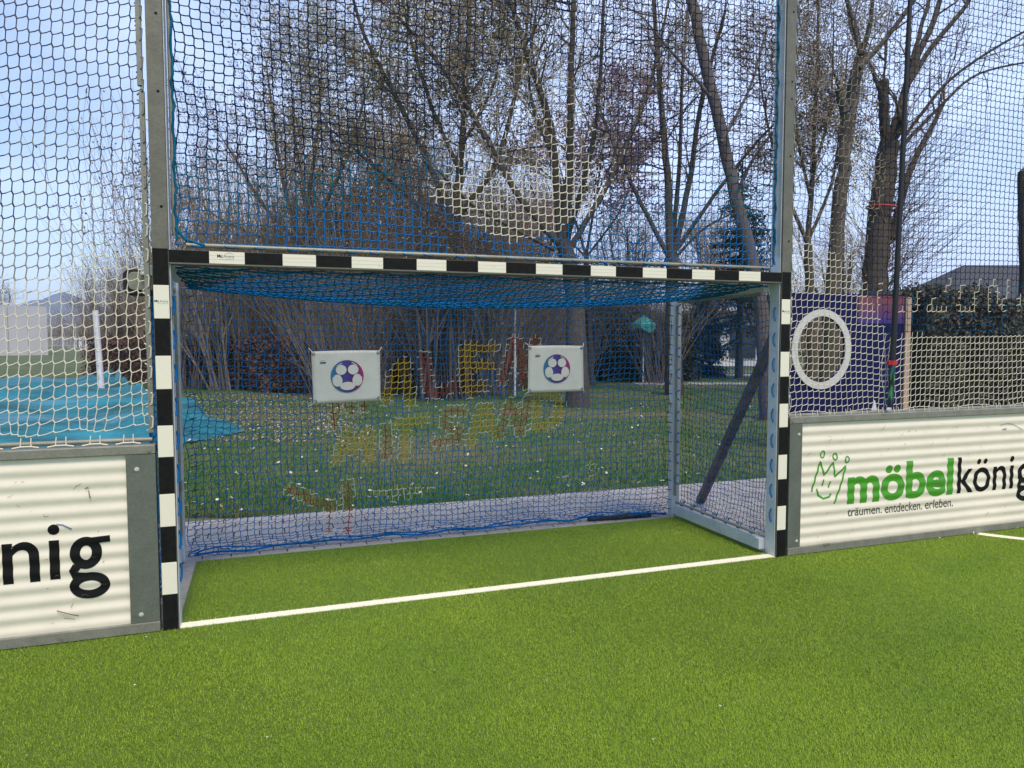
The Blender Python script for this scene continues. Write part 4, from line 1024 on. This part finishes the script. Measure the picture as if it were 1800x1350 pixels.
make_tree('leaning_tree', 'slim pale trunk leaning to the left behind the right goal post', [
    ([(1352, 680), (1340, 560), (1322, 460), (1294, 350), (1268, 230), (1240, 110), (1205, -40)], .155, .125, 1.0),
    ([(1290, 350), (1330, 270), (1395, 190)], .05, .02, -.6), ([(1250, 170), (1180, 90), (1130, 30)], .05, .02, .8), ([(1268, 250), (1320, 150), (1350, 40)], .05, .02, 1)], 15, 13, 1.6, (.8, 1.6), bark=M_BARKL, leaf=M_BUD)
make_tree('leaning_tree', 'thin trunk leaning to the right with a pollarded stub behind the right net', [
    ([(1450, 680), (1462, 520), (1474, 380), (1486, 260), (1502, 150), (1514, 95)], .19, .14, .6),
    ([(1514, 95), (1500, 40), (1478, -40)], .09, .05, .3), ([(1514, 95), (1530, 40), (1536, -40)], .08, .05, -.3), ([(1510, 120), (1555, 70), (1600, 10), (1630, -40)], .08, .05, .4), ([(1486, 200), (1478, 175), (1476, 158)], .13, .12, 0)], 16.5, 14, 1.2, (.8, 1.6), bark=M_BARK, skip_first=1)
brush = dict(up=.22, wander=.12, angle=.5)
tF = make_tree('pollarded_tree', 'thick trunk behind the right net with cut stubs and a red band round it', [
    ([(1532, 700), (1536, 520), (1545, 400), (1556, 300), (1562, 250)], .36, .26, 0),
    ([(1560, 260), (1554, 200), (1552, 140)], .17, .15, -.3), ([(1556, 190), (1530, 115), (1496, 50), (1490, -30)], .07, .045, .6), ([(1562, 260), (1582, 190), (1608, 110), (1640, 40), (1662, -30)], .15, .07, .4),
    ([(1595, 150), (1640, 80), (1690, 20), (1720, -30)], .09, .06, .2), ([(1585, 190), (1606, 100), (1630, 10), (1645, -30)], .08, .05, 1), ([(1580, 262), (1650, 190), (1720, 130), (1830, 105)], .06, .03, .8),
    ([(1590, 240), (1660, 150), (1740, 90), (1830, 40)], .055, .03, -.4), ([(1568, 420), (1600, 300), (1640, 220), (1660, 180)], .13, .05, .9), ([(1562, 255), (1585, 220), (1582, 206)], .14, .12, -.5)],
    19, 15, 1.3, (.9, 2.0), bark=M_BARK, cfg=dict(kids=(4, 4, 3)), t_from=.35)
# brushy shoots round the pollarded trunk
G = Grow(33); rs = random.Random(33)
for q in range(150):
    yy = rs.uniform(230, 540); p = at_d(1548+rs.uniform(-8, 16), yy, 19+rs.uniform(-.3, .3)); sgn = rs.choice((-1, 1, 1, 1))
    G.branch(Vector(p), Vector((RT*sgn*rs.uniform(.5, 1.)+np.array([0, 0, rs.uniform(.2, 1.)])+np.array([_s, _c, 0])*rs.uniform(-.5, .5))), .014, rs.uniform(.7, 1.9), 2, dict(CFG, up=.12, levels=3, kids=(4, 5, 4), angle=.5))
V, F = G.geo(); np_mesh('shoots', V, F, M_TWIG, None, False, tF)
bp_ = [at_d(1530, 361, 18.6), at_d(1530, 361, 18.55), at_d(1550, 366, 18.5), at_d(1578, 371, 18.7)]
c0 = at_d(1552, 366, 19); ring_ = [c0+RT*.40*math.cos(t*.5236)+np.array([_s, _c, 0])*.40*math.sin(t*.5236)+np.array([0, 0, -.05*math.cos(t*.5236)]) for t in range(13)]
b = MB(); b.tube(ring_, .028, 6, cap=False); b.build('band', mat('red_tape', (.42, .03, .03), .6), tF)

make_tree('catkin_tree', 'tree hung with olive catkins left of the middle, reaching the top', [
    ([(775, 690), (780, 560), (790, 450), (800, 380)], .22, .18, 0), ([(800, 380), (812, 260), (820, 130), (830, -60)], .16, .06, 1), ([(798, 390), (745, 270), (690, 160), (640, 60), (610, -40)], .12, .04, -1),
    ([(800, 385), (865, 300), (900, 190), (925, 60), (930, -50)], .11, .04, 1.2), ([(808, 300), (760, 190), (720, 60), (700, -50)], .09, .04, .8), ([(795, 410), (700, 330), (620, 260), (560, 210)], .09, .03, 1), ([(815, 250), (870, 140), (890, 0)], .07, .03, -1)],
    21, 16, 2.3, (1.1, 2.2), leaf=M_CATKIN, lp=8, lspread=.13, lsx=.022, lsy=.055, twig=M_TWIGR)
make_tree('budding_tree', 'budding tree spreading left of the middle against open blue sky', [
    ([(536, 690), (532, 560), (531, 430)], .22, .17, 0), ([(530, 430), (500, 330), (482, 220), (468, 110)], .12, .03, .8), ([(532, 430), (548, 310), (562, 190), (566, 90)], .12, .03, -.6),
    ([(534, 430), (590, 320), (628, 220), (660, 90)], .12, .03, 1), ([(528, 430), (462, 360), (420, 290), (395, 250)], .10, .025, -1), ([(536, 430), (630, 360), (700, 280), (740, 220)], .09, .025, .6), ([(526, 440), (440, 410), (380, 380), (345, 350)], .08, .02, .9), ([(540, 360), (520, 250), (515, 140)], .07, .02, .9)],
    26, 17, 2.3, (1.0, 2.0), leaf=M_BUD, lp=2, lspread=.05, lsx=.022, lsy=.055)
make_tree('blossom_tree', 'small tree with pale pink blossom glimpsed behind the middle tree', [
    ([(1040, 660), (1035, 560), (1030, 450)], .14, .1, 0), ([(1030, 450), (1000, 350), (975, 260)], .07, .02, .6), ([(1030, 450), (1050, 330), (1065, 220)], .07, .02, -.5), ([(1032, 450), (1090, 370), (1125, 280)], .06, .02, .6), ([(1028, 450), (960, 380), (930, 320)], .05, .02, -.8), ([(1045, 350), (1090, 250), (1110, 180)], .05, .02, -.8)],
    27, 18, 2.2, (.9, 1.8), leaf=M_PINK, lp=5, lspread=.13, lsx=.04, lsy=.055)
make_tree('leafy_tree', 'tree still carrying dry brown leaves just right of the right goal post', [
    ([(1425, 690), (1425, 560), (1420, 430)], .2, .16, 0), ([(1420, 430), (1428, 300), (1435, 150), (1440, -40)], .14, .05, .6), ([(1420, 430), (1380, 330), (1350, 220), (1330, 100)], .10, .03, .6), ([(1422, 420), (1462, 320), (1480, 200), (1490, 90)], .09, .03, -.6),
    ([(1425, 350), (1400, 220), (1400, 60)], .08, .03, -.8), ([(1430, 300), (1460, 180), (1465, 20)], .08, .03, .9)], 27, 19, 2.4, (1.1, 2.2), leaf=M_DRYLEAF, lp=5, lspread=.12, lsx=.028, lsy=.045)
make_tree('cut_trunk', 'dark limbless trunk with sawn top at the right edge of the view', [([(1803, 700), (1803, 560), (1802, 420), (1801, 302)], .18, .165, 0), ([(1801, 320), (1801, 305)], .03, .03, 0)], 20, 20, .1, (.1, .15), t_from=.9)

# generic background trees
def auto_tree(seed, H, mats, leaf=None, lp=1, lsx=.02, lsy=.04, wide=.5):
    rs = random.Random(seed); G = Grow(seed+50); tb = MB(); c = dict(CFG, rmin=.007, kids=(4, 5, 3))
    th = H*.28; P, rr = catmull([(0, 0, -.1), (rs.gauss(0, .1), rs.gauss(0, .1), th*.6), (rs.gauss(0, .2), rs.gauss(0, .2), th)], [H*.02, H*.016, H*.014]); tb.tube(P, rr, 8)
    for q in range(8):
        a = q*2.4+rs.gauss(0, .3); sp = H*wide*rs.uniform(.2, .75)*(.3+.7*(q % 3)/2); top = H*rs.uniform(.75, 1.)
        z0 = th*rs.uniform(.75, 1.); pts = [(P[-1][0]*z0/th, P[-1][1]*z0/th, z0), (math.cos(a)*sp*.5, math.sin(a)*sp*.5, z0+(top-z0)*.4), (math.cos(a)*sp*.85, math.sin(a)*sp*.85, z0+(top-z0)*.75), (math.cos(a)*sp, math.sin(a)*sp, top)]
        Q, qr = catmull(pts, [H*.014, H*.010, H*.006, H*.003]); tb.tube(Q, qr, 6)
        for k in range(int(H*1.5)):
            t = rs.uniform(.2, 1); i = min(int(t*(len(Q)-1)), len(Q)-2); dd = Vector(Q[i+1]-Q[i]).normalized(); ax = dd.orthogonal().normalized(); ax.rotate(Matrix.Rotation(rs.uniform(0, 6.28), 3, dd)); ang = rs.gauss(.75, .2)
            G.branch(Vector(Q[i]), dd*math.cos(ang)+ax*math.sin(ang), .03, rs.uniform(1.2, 2.6), 1, c)
    root = empty('background_tree'); tb.build('trunk', mats[0], root); gs = [G.geo()]; mi = [np.zeros(len(gs[0][1]), int)]
    if leaf:
        lg = leaves_on(G.tips, lp, .12, lsx, lsy, seed); gs.append(lg); mi.append(np.ones(len(lg[1]), int))
    V, F = merge(*gs); np_mesh('crown', V, F, [mats[1]]+([leaf] if leaf else []), np.concatenate(mi), False, root); return root
protos = [auto_tree(101, 11, (M_BARK, M_TWIG), M_BUD, 1, .03, .06), auto_tree(102, 12, (M_BARK, M_TWIGR), M_CATKIN, 2, .03, .07), auto_tree(103, 10, (M_BARKL, M_TWIGR), None)]
bgl = [(610, 33, 0, .9, 'bare background tree behind the left football banner'), (705, 36, 1, 1., 'olive tinged background tree between the two football banners'), (870, 34, 2, .85, 'bare background tree just left of the right football banner'), (1110, 36, 0, .72, 'bare background tree behind the teal parasol'),
       (1250, 38, 1, .66, 'olive tinged background tree beyond the right side net'), (1480, 42, 2, .8, 'pale background tree behind the pollarded trunk'), (940, 42, 1, .85, 'olive tinged tree at the back of the wood in the middle'), (450, 37, 2, .62, 'low bare background tree left of the left football banner'),
       (1340, 40, 0, .6, 'bare background tree behind the leaning pale trunk'), (1740, 48, 2, .5, 'small bare tree in front of the house roof'), (-10, 110, 0, .9, 'bare tree rising behind the far pale hall'), (1640, 46, 0, .45, 'small bare tree left of the house roof'),
       (330, 30, 0, .42, 'low bare tree just right of the left goal post'), (560, 42, 1, .85, 'olive tinged tree behind the budding tree'), (785, 44, 0, .9, 'bare tree far behind the catkin tree'), (215, 34, 2, .46, 'low bare tree left of the left goal post')]
for q, (px, D, k, sc, lab) in enumerate(bgl):
    fresh = not protos[k].get('used'); o = protos[k] if fresh else dup(protos[k])
    if fresh: o['used'] = 1
    p = at_d(px, 600, D); o.location = (p[0], p[1], 0); o.rotation_euler = (0, 0, q*1.9); o.scale = (sc, sc, sc); tag(o, lab, 'tree', 'bare trees in the background')
for o in list(bpy.data.objects):
    if 'used' in o: del o['used']

# shrubs: dense upright stems forming the thicket beyond the lawn
def shrub(seed, H, rad, nst, m, leaf=None, lp=0):
    rs = random.Random(seed); G = Grow(seed)
    for q in range(nst):
        a = rs.uniform(0, 6.28); r = rad*math.sqrt(rs.random()); d = Vector((math.cos(a)*r*.35+rs.gauss(0, .12), math.sin(a)*r*.35+rs.gauss(0, .12), 1.))
        G.branch(Vector((math.cos(a)*r, math.sin(a)*r, -.05)), d, rs.uniform(.014, .04), H*rs.uniform(.6, 1.), 1, dict(CFG, levels=3, kids=(0, 5, 3), angle=.42, up=.10, wander=.07, rmin=.005))
    gs = [G.geo()]; mi = [np.zeros(len(gs[0][1]), int)]
    if leaf:
        lg = leaves_on(G.tips, lp, .10, .03, .045, seed); gs.append(lg); mi.append(np.ones(len(lg[1]), int))
    V, F = merge(*gs); root = empty('bare_shrub'); np_mesh('stems', V, F, [m]+([leaf] if leaf else []), np.concatenate(mi), False, root); return root
sp = [shrub(201, 4.6, 1.1, 60, M_TWIG), shrub(202, 4.0, 1.2, 60, M_TWIGR), shrub(203, 5.2, .8, 44, M_TWIGR, M_DRYLEAF, 1)]
names = ['dark bare shrub', 'reddish bare shrub', 'tall bare shrub with a few dry leaves']
rs = random.Random(77); q = 0
for row, (D, x0, x1, st) in enumerate(((22, 600, 900, 62), (25, 330, 930, 58), (29, 380, 1180, 66), (34, 300, 1240, 72), (40, 200, 290, 24))):
    x = x0
    while x < x1:
        k = rs.randrange(3); fresh = 'used' not in sp[k]; o = sp[k] if fresh else dup(sp[k]); o['used'] = 1
        p = at_d(x+rs.uniform(-12, 12), 600, D+rs.uniform(-1, 1)); o.location = (p[0], p[1], 0); o.rotation_euler = (0, 0, rs.uniform(0, 6.28)); sc = rs.uniform(.75, 1.05)*(.72 if D > 28 and x > 930 else 1.); o.scale = (sc, sc, sc*rs.uniform(.9, 1.1))
        tag(o, names[k]+' standing in the thicket beyond the lawn', 'shrub', 'bare shrubs of the thicket: '+names[k]); x += st*rs.uniform(.8, 1.2); q += 1
# hazel-like clump with long pale stems
G = Grow(91); rs = random.Random(91)
for q in range(26):
    p = at_d(rs.uniform(735, 825), 690, 20+rs.uniform(-.6, .6)); G.branch(Vector((p[0], p[1], -.05)), Vector((rs.gauss(-.05, .1), rs.gauss(0, .1), 1)), rs.uniform(.03, .055), rs.uniform(3.5, 5), 2, dict(CFG, levels=3, kids=(0, 0, 6), angle=.4, up=.1, wander=.05))
V, F = G.geo(5); ro = empty('hazel_clump', tuple(np.mean(V, 0)*np.array([1, 1, 0])), 'clump of long pale upright stems between the two football banners', 'shrub'); np_mesh('stems', V, F, M_BARKL, None, True, ro)
for o in list(bpy.data.objects):
    if 'used' in o: del o['used']

# leafy hedges
def hedge_geo(p0, p1, wdt, H, n, sx, sy, seed, lump=.12):
    r_ = np.random.default_rng(seed); t = r_.random(n); P = np.array(p0)[None]*(1-t)[:, None]+np.array(p1)[None]*t[:, None]; d = np.array(p1)-np.array(p0); L = np.linalg.norm(d); d = d/L; nrm = np.array([-d[1], d[0], 0])
    a = r_.uniform(-1, 1, n); z = r_.random(n)
    f = r_.integers(0, 3, n); a = np.where(f == 0, -1+.12*r_.normal(size=n), np.where(f == 1, a, 1+.12*r_.normal(size=n))); z = np.where(f == 1, 1+.03*r_.normal(size=n), z)
    lm = 1+lump*np.sin(t*L*2.2+z*3)+lump*.6*np.sin(t*L*5.1-z*6)
    C = P+nrm*(a*wdt/2*lm)[:, None]; C[:, 2] = z*H*(1+.06*np.sin(t*L*1.4)+.04*np.sin(t*L*4.1))
    return quads_geo(C, sx*r_.uniform(.6, 1.4, n), sy*r_.uniform(.6, 1.4, n), .3)
def hedge(name, label, p0, p1, wdt, H, n, m, sx=.035, sy=.05, seed=1, core=M_HEDGEC):
    p0 = np.array([p0[0], p0[1], 0.]); p1 = np.array([p1[0], p1[1], 0.])
    root = empty(name, tuple((p0+p1)/2), label, 'hedge'); V, F = hedge_geo(p0, p1, wdt, H, n, sx, sy, seed); np_mesh('foliage', V, F, m, None, False, root)
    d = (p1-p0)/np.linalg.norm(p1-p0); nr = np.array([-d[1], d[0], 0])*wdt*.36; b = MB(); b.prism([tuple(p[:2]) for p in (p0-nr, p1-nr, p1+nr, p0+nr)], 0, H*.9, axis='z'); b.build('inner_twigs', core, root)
    return root
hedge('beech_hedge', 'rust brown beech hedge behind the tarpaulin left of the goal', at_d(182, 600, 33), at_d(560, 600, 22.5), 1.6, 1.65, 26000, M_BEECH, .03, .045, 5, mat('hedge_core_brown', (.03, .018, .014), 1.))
hedge('clipped_hedge', 'clipped dark green hedge behind the right net beside the timber post', at_d(1585, 600, 17), at_d(1900, 600, 19), 1.3, 2.55, 26000, M_HEDGE, .03, .05, 6)
hedge('clipped_hedge', 'dark evergreen bushes at the end of the lawn beyond the goal', at_d(1040, 600, 30), at_d(1215, 600, 31), 2.2, 2.7, 16000, M_CONIF, .05, .07, 8)
# ground litter under the beech hedge / ivy green patch
petals(7000, lambda n: (lambda f, px: np.stack([CAM[0]+f*_s+(px-900)/FPX*f*_c, CAM[1]+f*_c-(px-900)/FPX*f*_s, np.full(n, -.01)], 1))(11.5+11*rng.random(n), rng.uniform(190, 660, n)-40*rng.random(n)), .022, [M_PETAL2, M_LEAFD, M_LEAFD, M_LEAFD], 'leaf_litter', 'pale leaf litter on the ground in front of the beech hedge', 'leaf litter')

# conifers
def conifer(label, px, D, H, rad, seed, z0=.12):
    p = at_d(px, 600, D); root = empty('conifer', (p[0], p[1], 0), label, 'tree'); rs = random.Random(seed); tb = MB(); tb.tube([(p[0], p[1], -.1), (p[0], p[1], H)], [.2, .03], 8); tb.build('trunk', M_BARK, root)
    p0 = []; p1 = []; C = []
    for q in range(150):
        t = rs.random()**.9; z = H*(z0+(1-z0)*t); r = rad*(1-t)**.75*rs.uniform(.7, 1.1)+.15; a = rs.uniform(0, 6.28); e = (p[0]+math.cos(a)*r, p[1]+math.sin(a)*r, z-r*.12+rs.gauss(0, .1))
        p0.append((p[0], p[1], z)); p1.append(e)
        for k in range(int(40*r/rad)+8):
            f = rs.uniform(.2, 1.05); C.append((p[0]+math.cos(a)*r*f+rs.gauss(0, .1), p[1]+math.sin(a)*r*f+rs.gauss(0, .1), z-r*.12*f-abs(rs.gauss(0, .14))))
    V, F = merge(segs_geo(p0, p1, [.03]*len(p0), [.008]*len(p0), 3), quads_geo(np.array(C), .035, .13)); mi = np.concatenate([np.zeros(3*len(p0), int), np.ones(len(C), int)])
    np_mesh('crown', V, F, [M_BARK, M_CONIF], mi, False, root)
conifer('dark conifer with drooping branches behind the leaning pale trunk', 1300, 32, 9.5, 2.6, 61)
conifer('narrow dark conifer low behind the right side net', 1232, 33, 4.2, 1.1, 62, .02)

# far woods closing the view
G = Grow(500); rs = random.Random(500)
for q in range(620):
    px = rs.uniform(230, 1500); D = rs.uniform(50, 85); p = at_d(px, 600, D); G.branch(Vector((p[0], p[1], -.1)), Vector((rs.gauss(0, .08), rs.gauss(0, .08), 1)), rs.uniform(.05, .11), rs.uniform(3, 6.5), 2, dict(CFG, levels=3, kids=(0, 0, 9), angle=.6, up=.07, rmin=.018))
V, F = G.geo(); tag(np_mesh('distant_wood', V, F, M_TWIG), 'grey brown far wood of bare trees closing the view', 'wood', kind='stuff')
G = Grow(501)
for q in range(160):
    px = rs.uniform(80, 185); D = rs.uniform(205, 240); p = at_d(px, 600, D); G.branch(Vector((p[0], p[1], -.1)), Vector((rs.gauss(0, .3), rs.gauss(0, .3), 1)), rs.uniform(.08, .15), rs.uniform(4, 9), 2, dict(CFG, levels=3, kids=(0, 0, 9), angle=.7, up=.04, rmin=.018))
V, F = G.geo(); tag(np_mesh('distant_scrub', V, F, M_TWIGR), 'low brown scrub far behind the white pole', 'scrub', kind='stuff')

# teal parasol
pr_ = at_d(1131, 600, 28); par = empty('parasol', (pr_[0], pr_[1], 0), 'small teal parasol standing far beyond the goal', 'parasol')
b = MB(); n = 8; top = (pr_[0], pr_[1], 2.62); rim = [(pr_[0]+.5*math.cos(6.2832*t/n), pr_[1]+.5*math.sin(6.2832*t/n), 2.25) for t in range(n)]; low = [(x_, y_, 1.9 if i % 3 == 0 else 2.1) for i, (x_, y_, z_) in enumerate(rim)]
b.add([top]+rim, [(0, 1+i, 1+(i+1) % n) for i in range(n)]); b.add(rim+low, [(i, (i+1) % n, (i+1) % n+n, i+n) for i in range(n)])
o = b.build('canopy', mat('teal_fabric', (.05, .36, .36), .7), par); md = o.modifiers.new('s', 'SOLIDIFY'); md.thickness = .02
b = MB(); b.tube([(pr_[0], pr_[1], 0), (pr_[0], pr_[1], 2.6)], .03, 8); b.build('pole', M_ALU, par)
pp = at_d(905, 690, 21.5); b = MB(); b.tube([(pp[0], pp[1], -.05), (pp[0], pp[1], 2.75)], .035, 8)
tag(b.build('thin_post', M_ALU), 'thin pale metal post in the wood left of the right banner', 'post')

# house in the trees beyond the right side net
hc_ = at_z(1262, 637); D = np.dot(hc_-CAM, FW); D = 46; hc_ = at_d(1262, 600, D); hc_[2] = 0
ax = RT*np.array([1, 1, 0]); ax /= np.linalg.norm(ax); dp = np.array([_s, _c, 0])
villa = empty('white_house', tuple(hc_), 'white house with dark windows seen through the right side net', 'house')
def obox(b, c, w0, w1, d0, d1, z0, z1, m=0):
    vs = [c+ax*a+dp*e+np.array([0, 0, z]) for z in (z0, z1) for a, e in ((w0, d0), (w1, d0), (w1, d1), (w0, d1))]
    b.add(vs, [(0, 3, 2, 1), (4, 5, 6, 7), (0, 1, 5, 4), (1, 2, 6, 5), (2, 3, 7, 6), (3, 0, 4, 7)], m)
b = MB(); obox(b, hc_, -2.6, 4.6, 0, 7, 0, 3.1); b.build('wall', mat('white_render', (.72, .72, .74), .8), villa)
b = MB(); obox(b, hc_, -3.2, 5.2, -.7, 7.5, 3.102, 3.5); b.build('roof', mat('dark_roof', (.09, .08, .08), .8), villa)
for w0, w1, z0, z1 in ((-1.9, .1, .3, 2.7), (.75, 2.4, .5, 2.6), (3.0, 3.7, 0.02, 2.4)):
    b = MB(); obox(b, hc_, w0, w1, -.06, -.004, z0, z1); fr_ = b.build('window', mat('dark_frame', (.05, .045, .045), .6), villa)
    b = MB(); obox(b, hc_, w0+.1, w1-.1, -.075, -.062, z0+.1, z1-.1); b.build('pane', mat('dark_glass', (.03, .035, .04), .15), fr_)
b = MB(); obox(b, at_d(1262, 600, 34)*np.array([1, 1, 0]), -3, 4, 0, 1.6, -.04, -.03); obox(b, at_d(1262, 600, 27)*np.array([1, 1, 0]), -3, 4, 0, 1.3, -.04, -.03)
tag(b.build('footpath', mat('grey_path', (.32, .31, .33), .9, var=.1)), kind='structure')

# house on the far right with a slate hip roof
hx = at_d(1740, 600, 45); hx[2] = 0; hs_ = empty('slate_house', tuple(hx), 'house with big dark slate roof above the clipped hedge at right', 'house')
b = MB(); obox(b, hx, -2.2, 9, 0, 9, 0, 4.15); b.build('wall', mat('white_plaster', (.70, .70, .72), .8), hs_)
rf = [hx+ax*a+dp*e+np.array([0, 0, z]) for a, e, z in ((-3.2, -.8, 3.9), (9.6, -.8, 3.9), (9.6, 9.8, 3.9), (-3.2, 9.8, 3.9), (.9, 4.4, 6.75), (8, 4.4, 6.75))]
b = MB(); b.add(rf, [(0, 1, 5, 4), (1, 2, 5), (2, 3, 4, 5), (3, 0, 4), (3, 2, 1, 0)]); b.build('roof', mat('slate_tiles', (.036, .036, .04), .7, var=.25, vscale=6, bump=.4, bscale=14, stretch=(1, 1, 3)), hs_)
b = MB(); obox(b, hx, -1.4, -.3, -.03, -.004, 1.2, 2.6); fr_ = b.build('window', mat('dark_frame', (.05, .045, .045), .6), hs_)

# ------------------------------------------------------------------ air
b = MB(); b.box(-3800, 4800, -700, 6800, -1.2, 192)
hz = b.build('haze', bpy.data.materials.new('haze_air')); tag(hz, 'thin bluish haze lying over the far hills', 'haze', kind='stuff')
m = hz.data.materials[0]; m.use_nodes = True; n_ = m.node_tree.nodes; n_.clear(); out = n_.new('ShaderNodeOutputMaterial'); pv = n_.new('ShaderNodeVolumePrincipled')
pv.inputs['Color'].default_value = (.66, .77, 1, 1); pv.inputs['Density'].default_value = .0003; pv.inputs['Anisotropy'].default_value = 0
m.node_tree.links.new(pv.outputs['Volume'], out.inputs['Volume'])
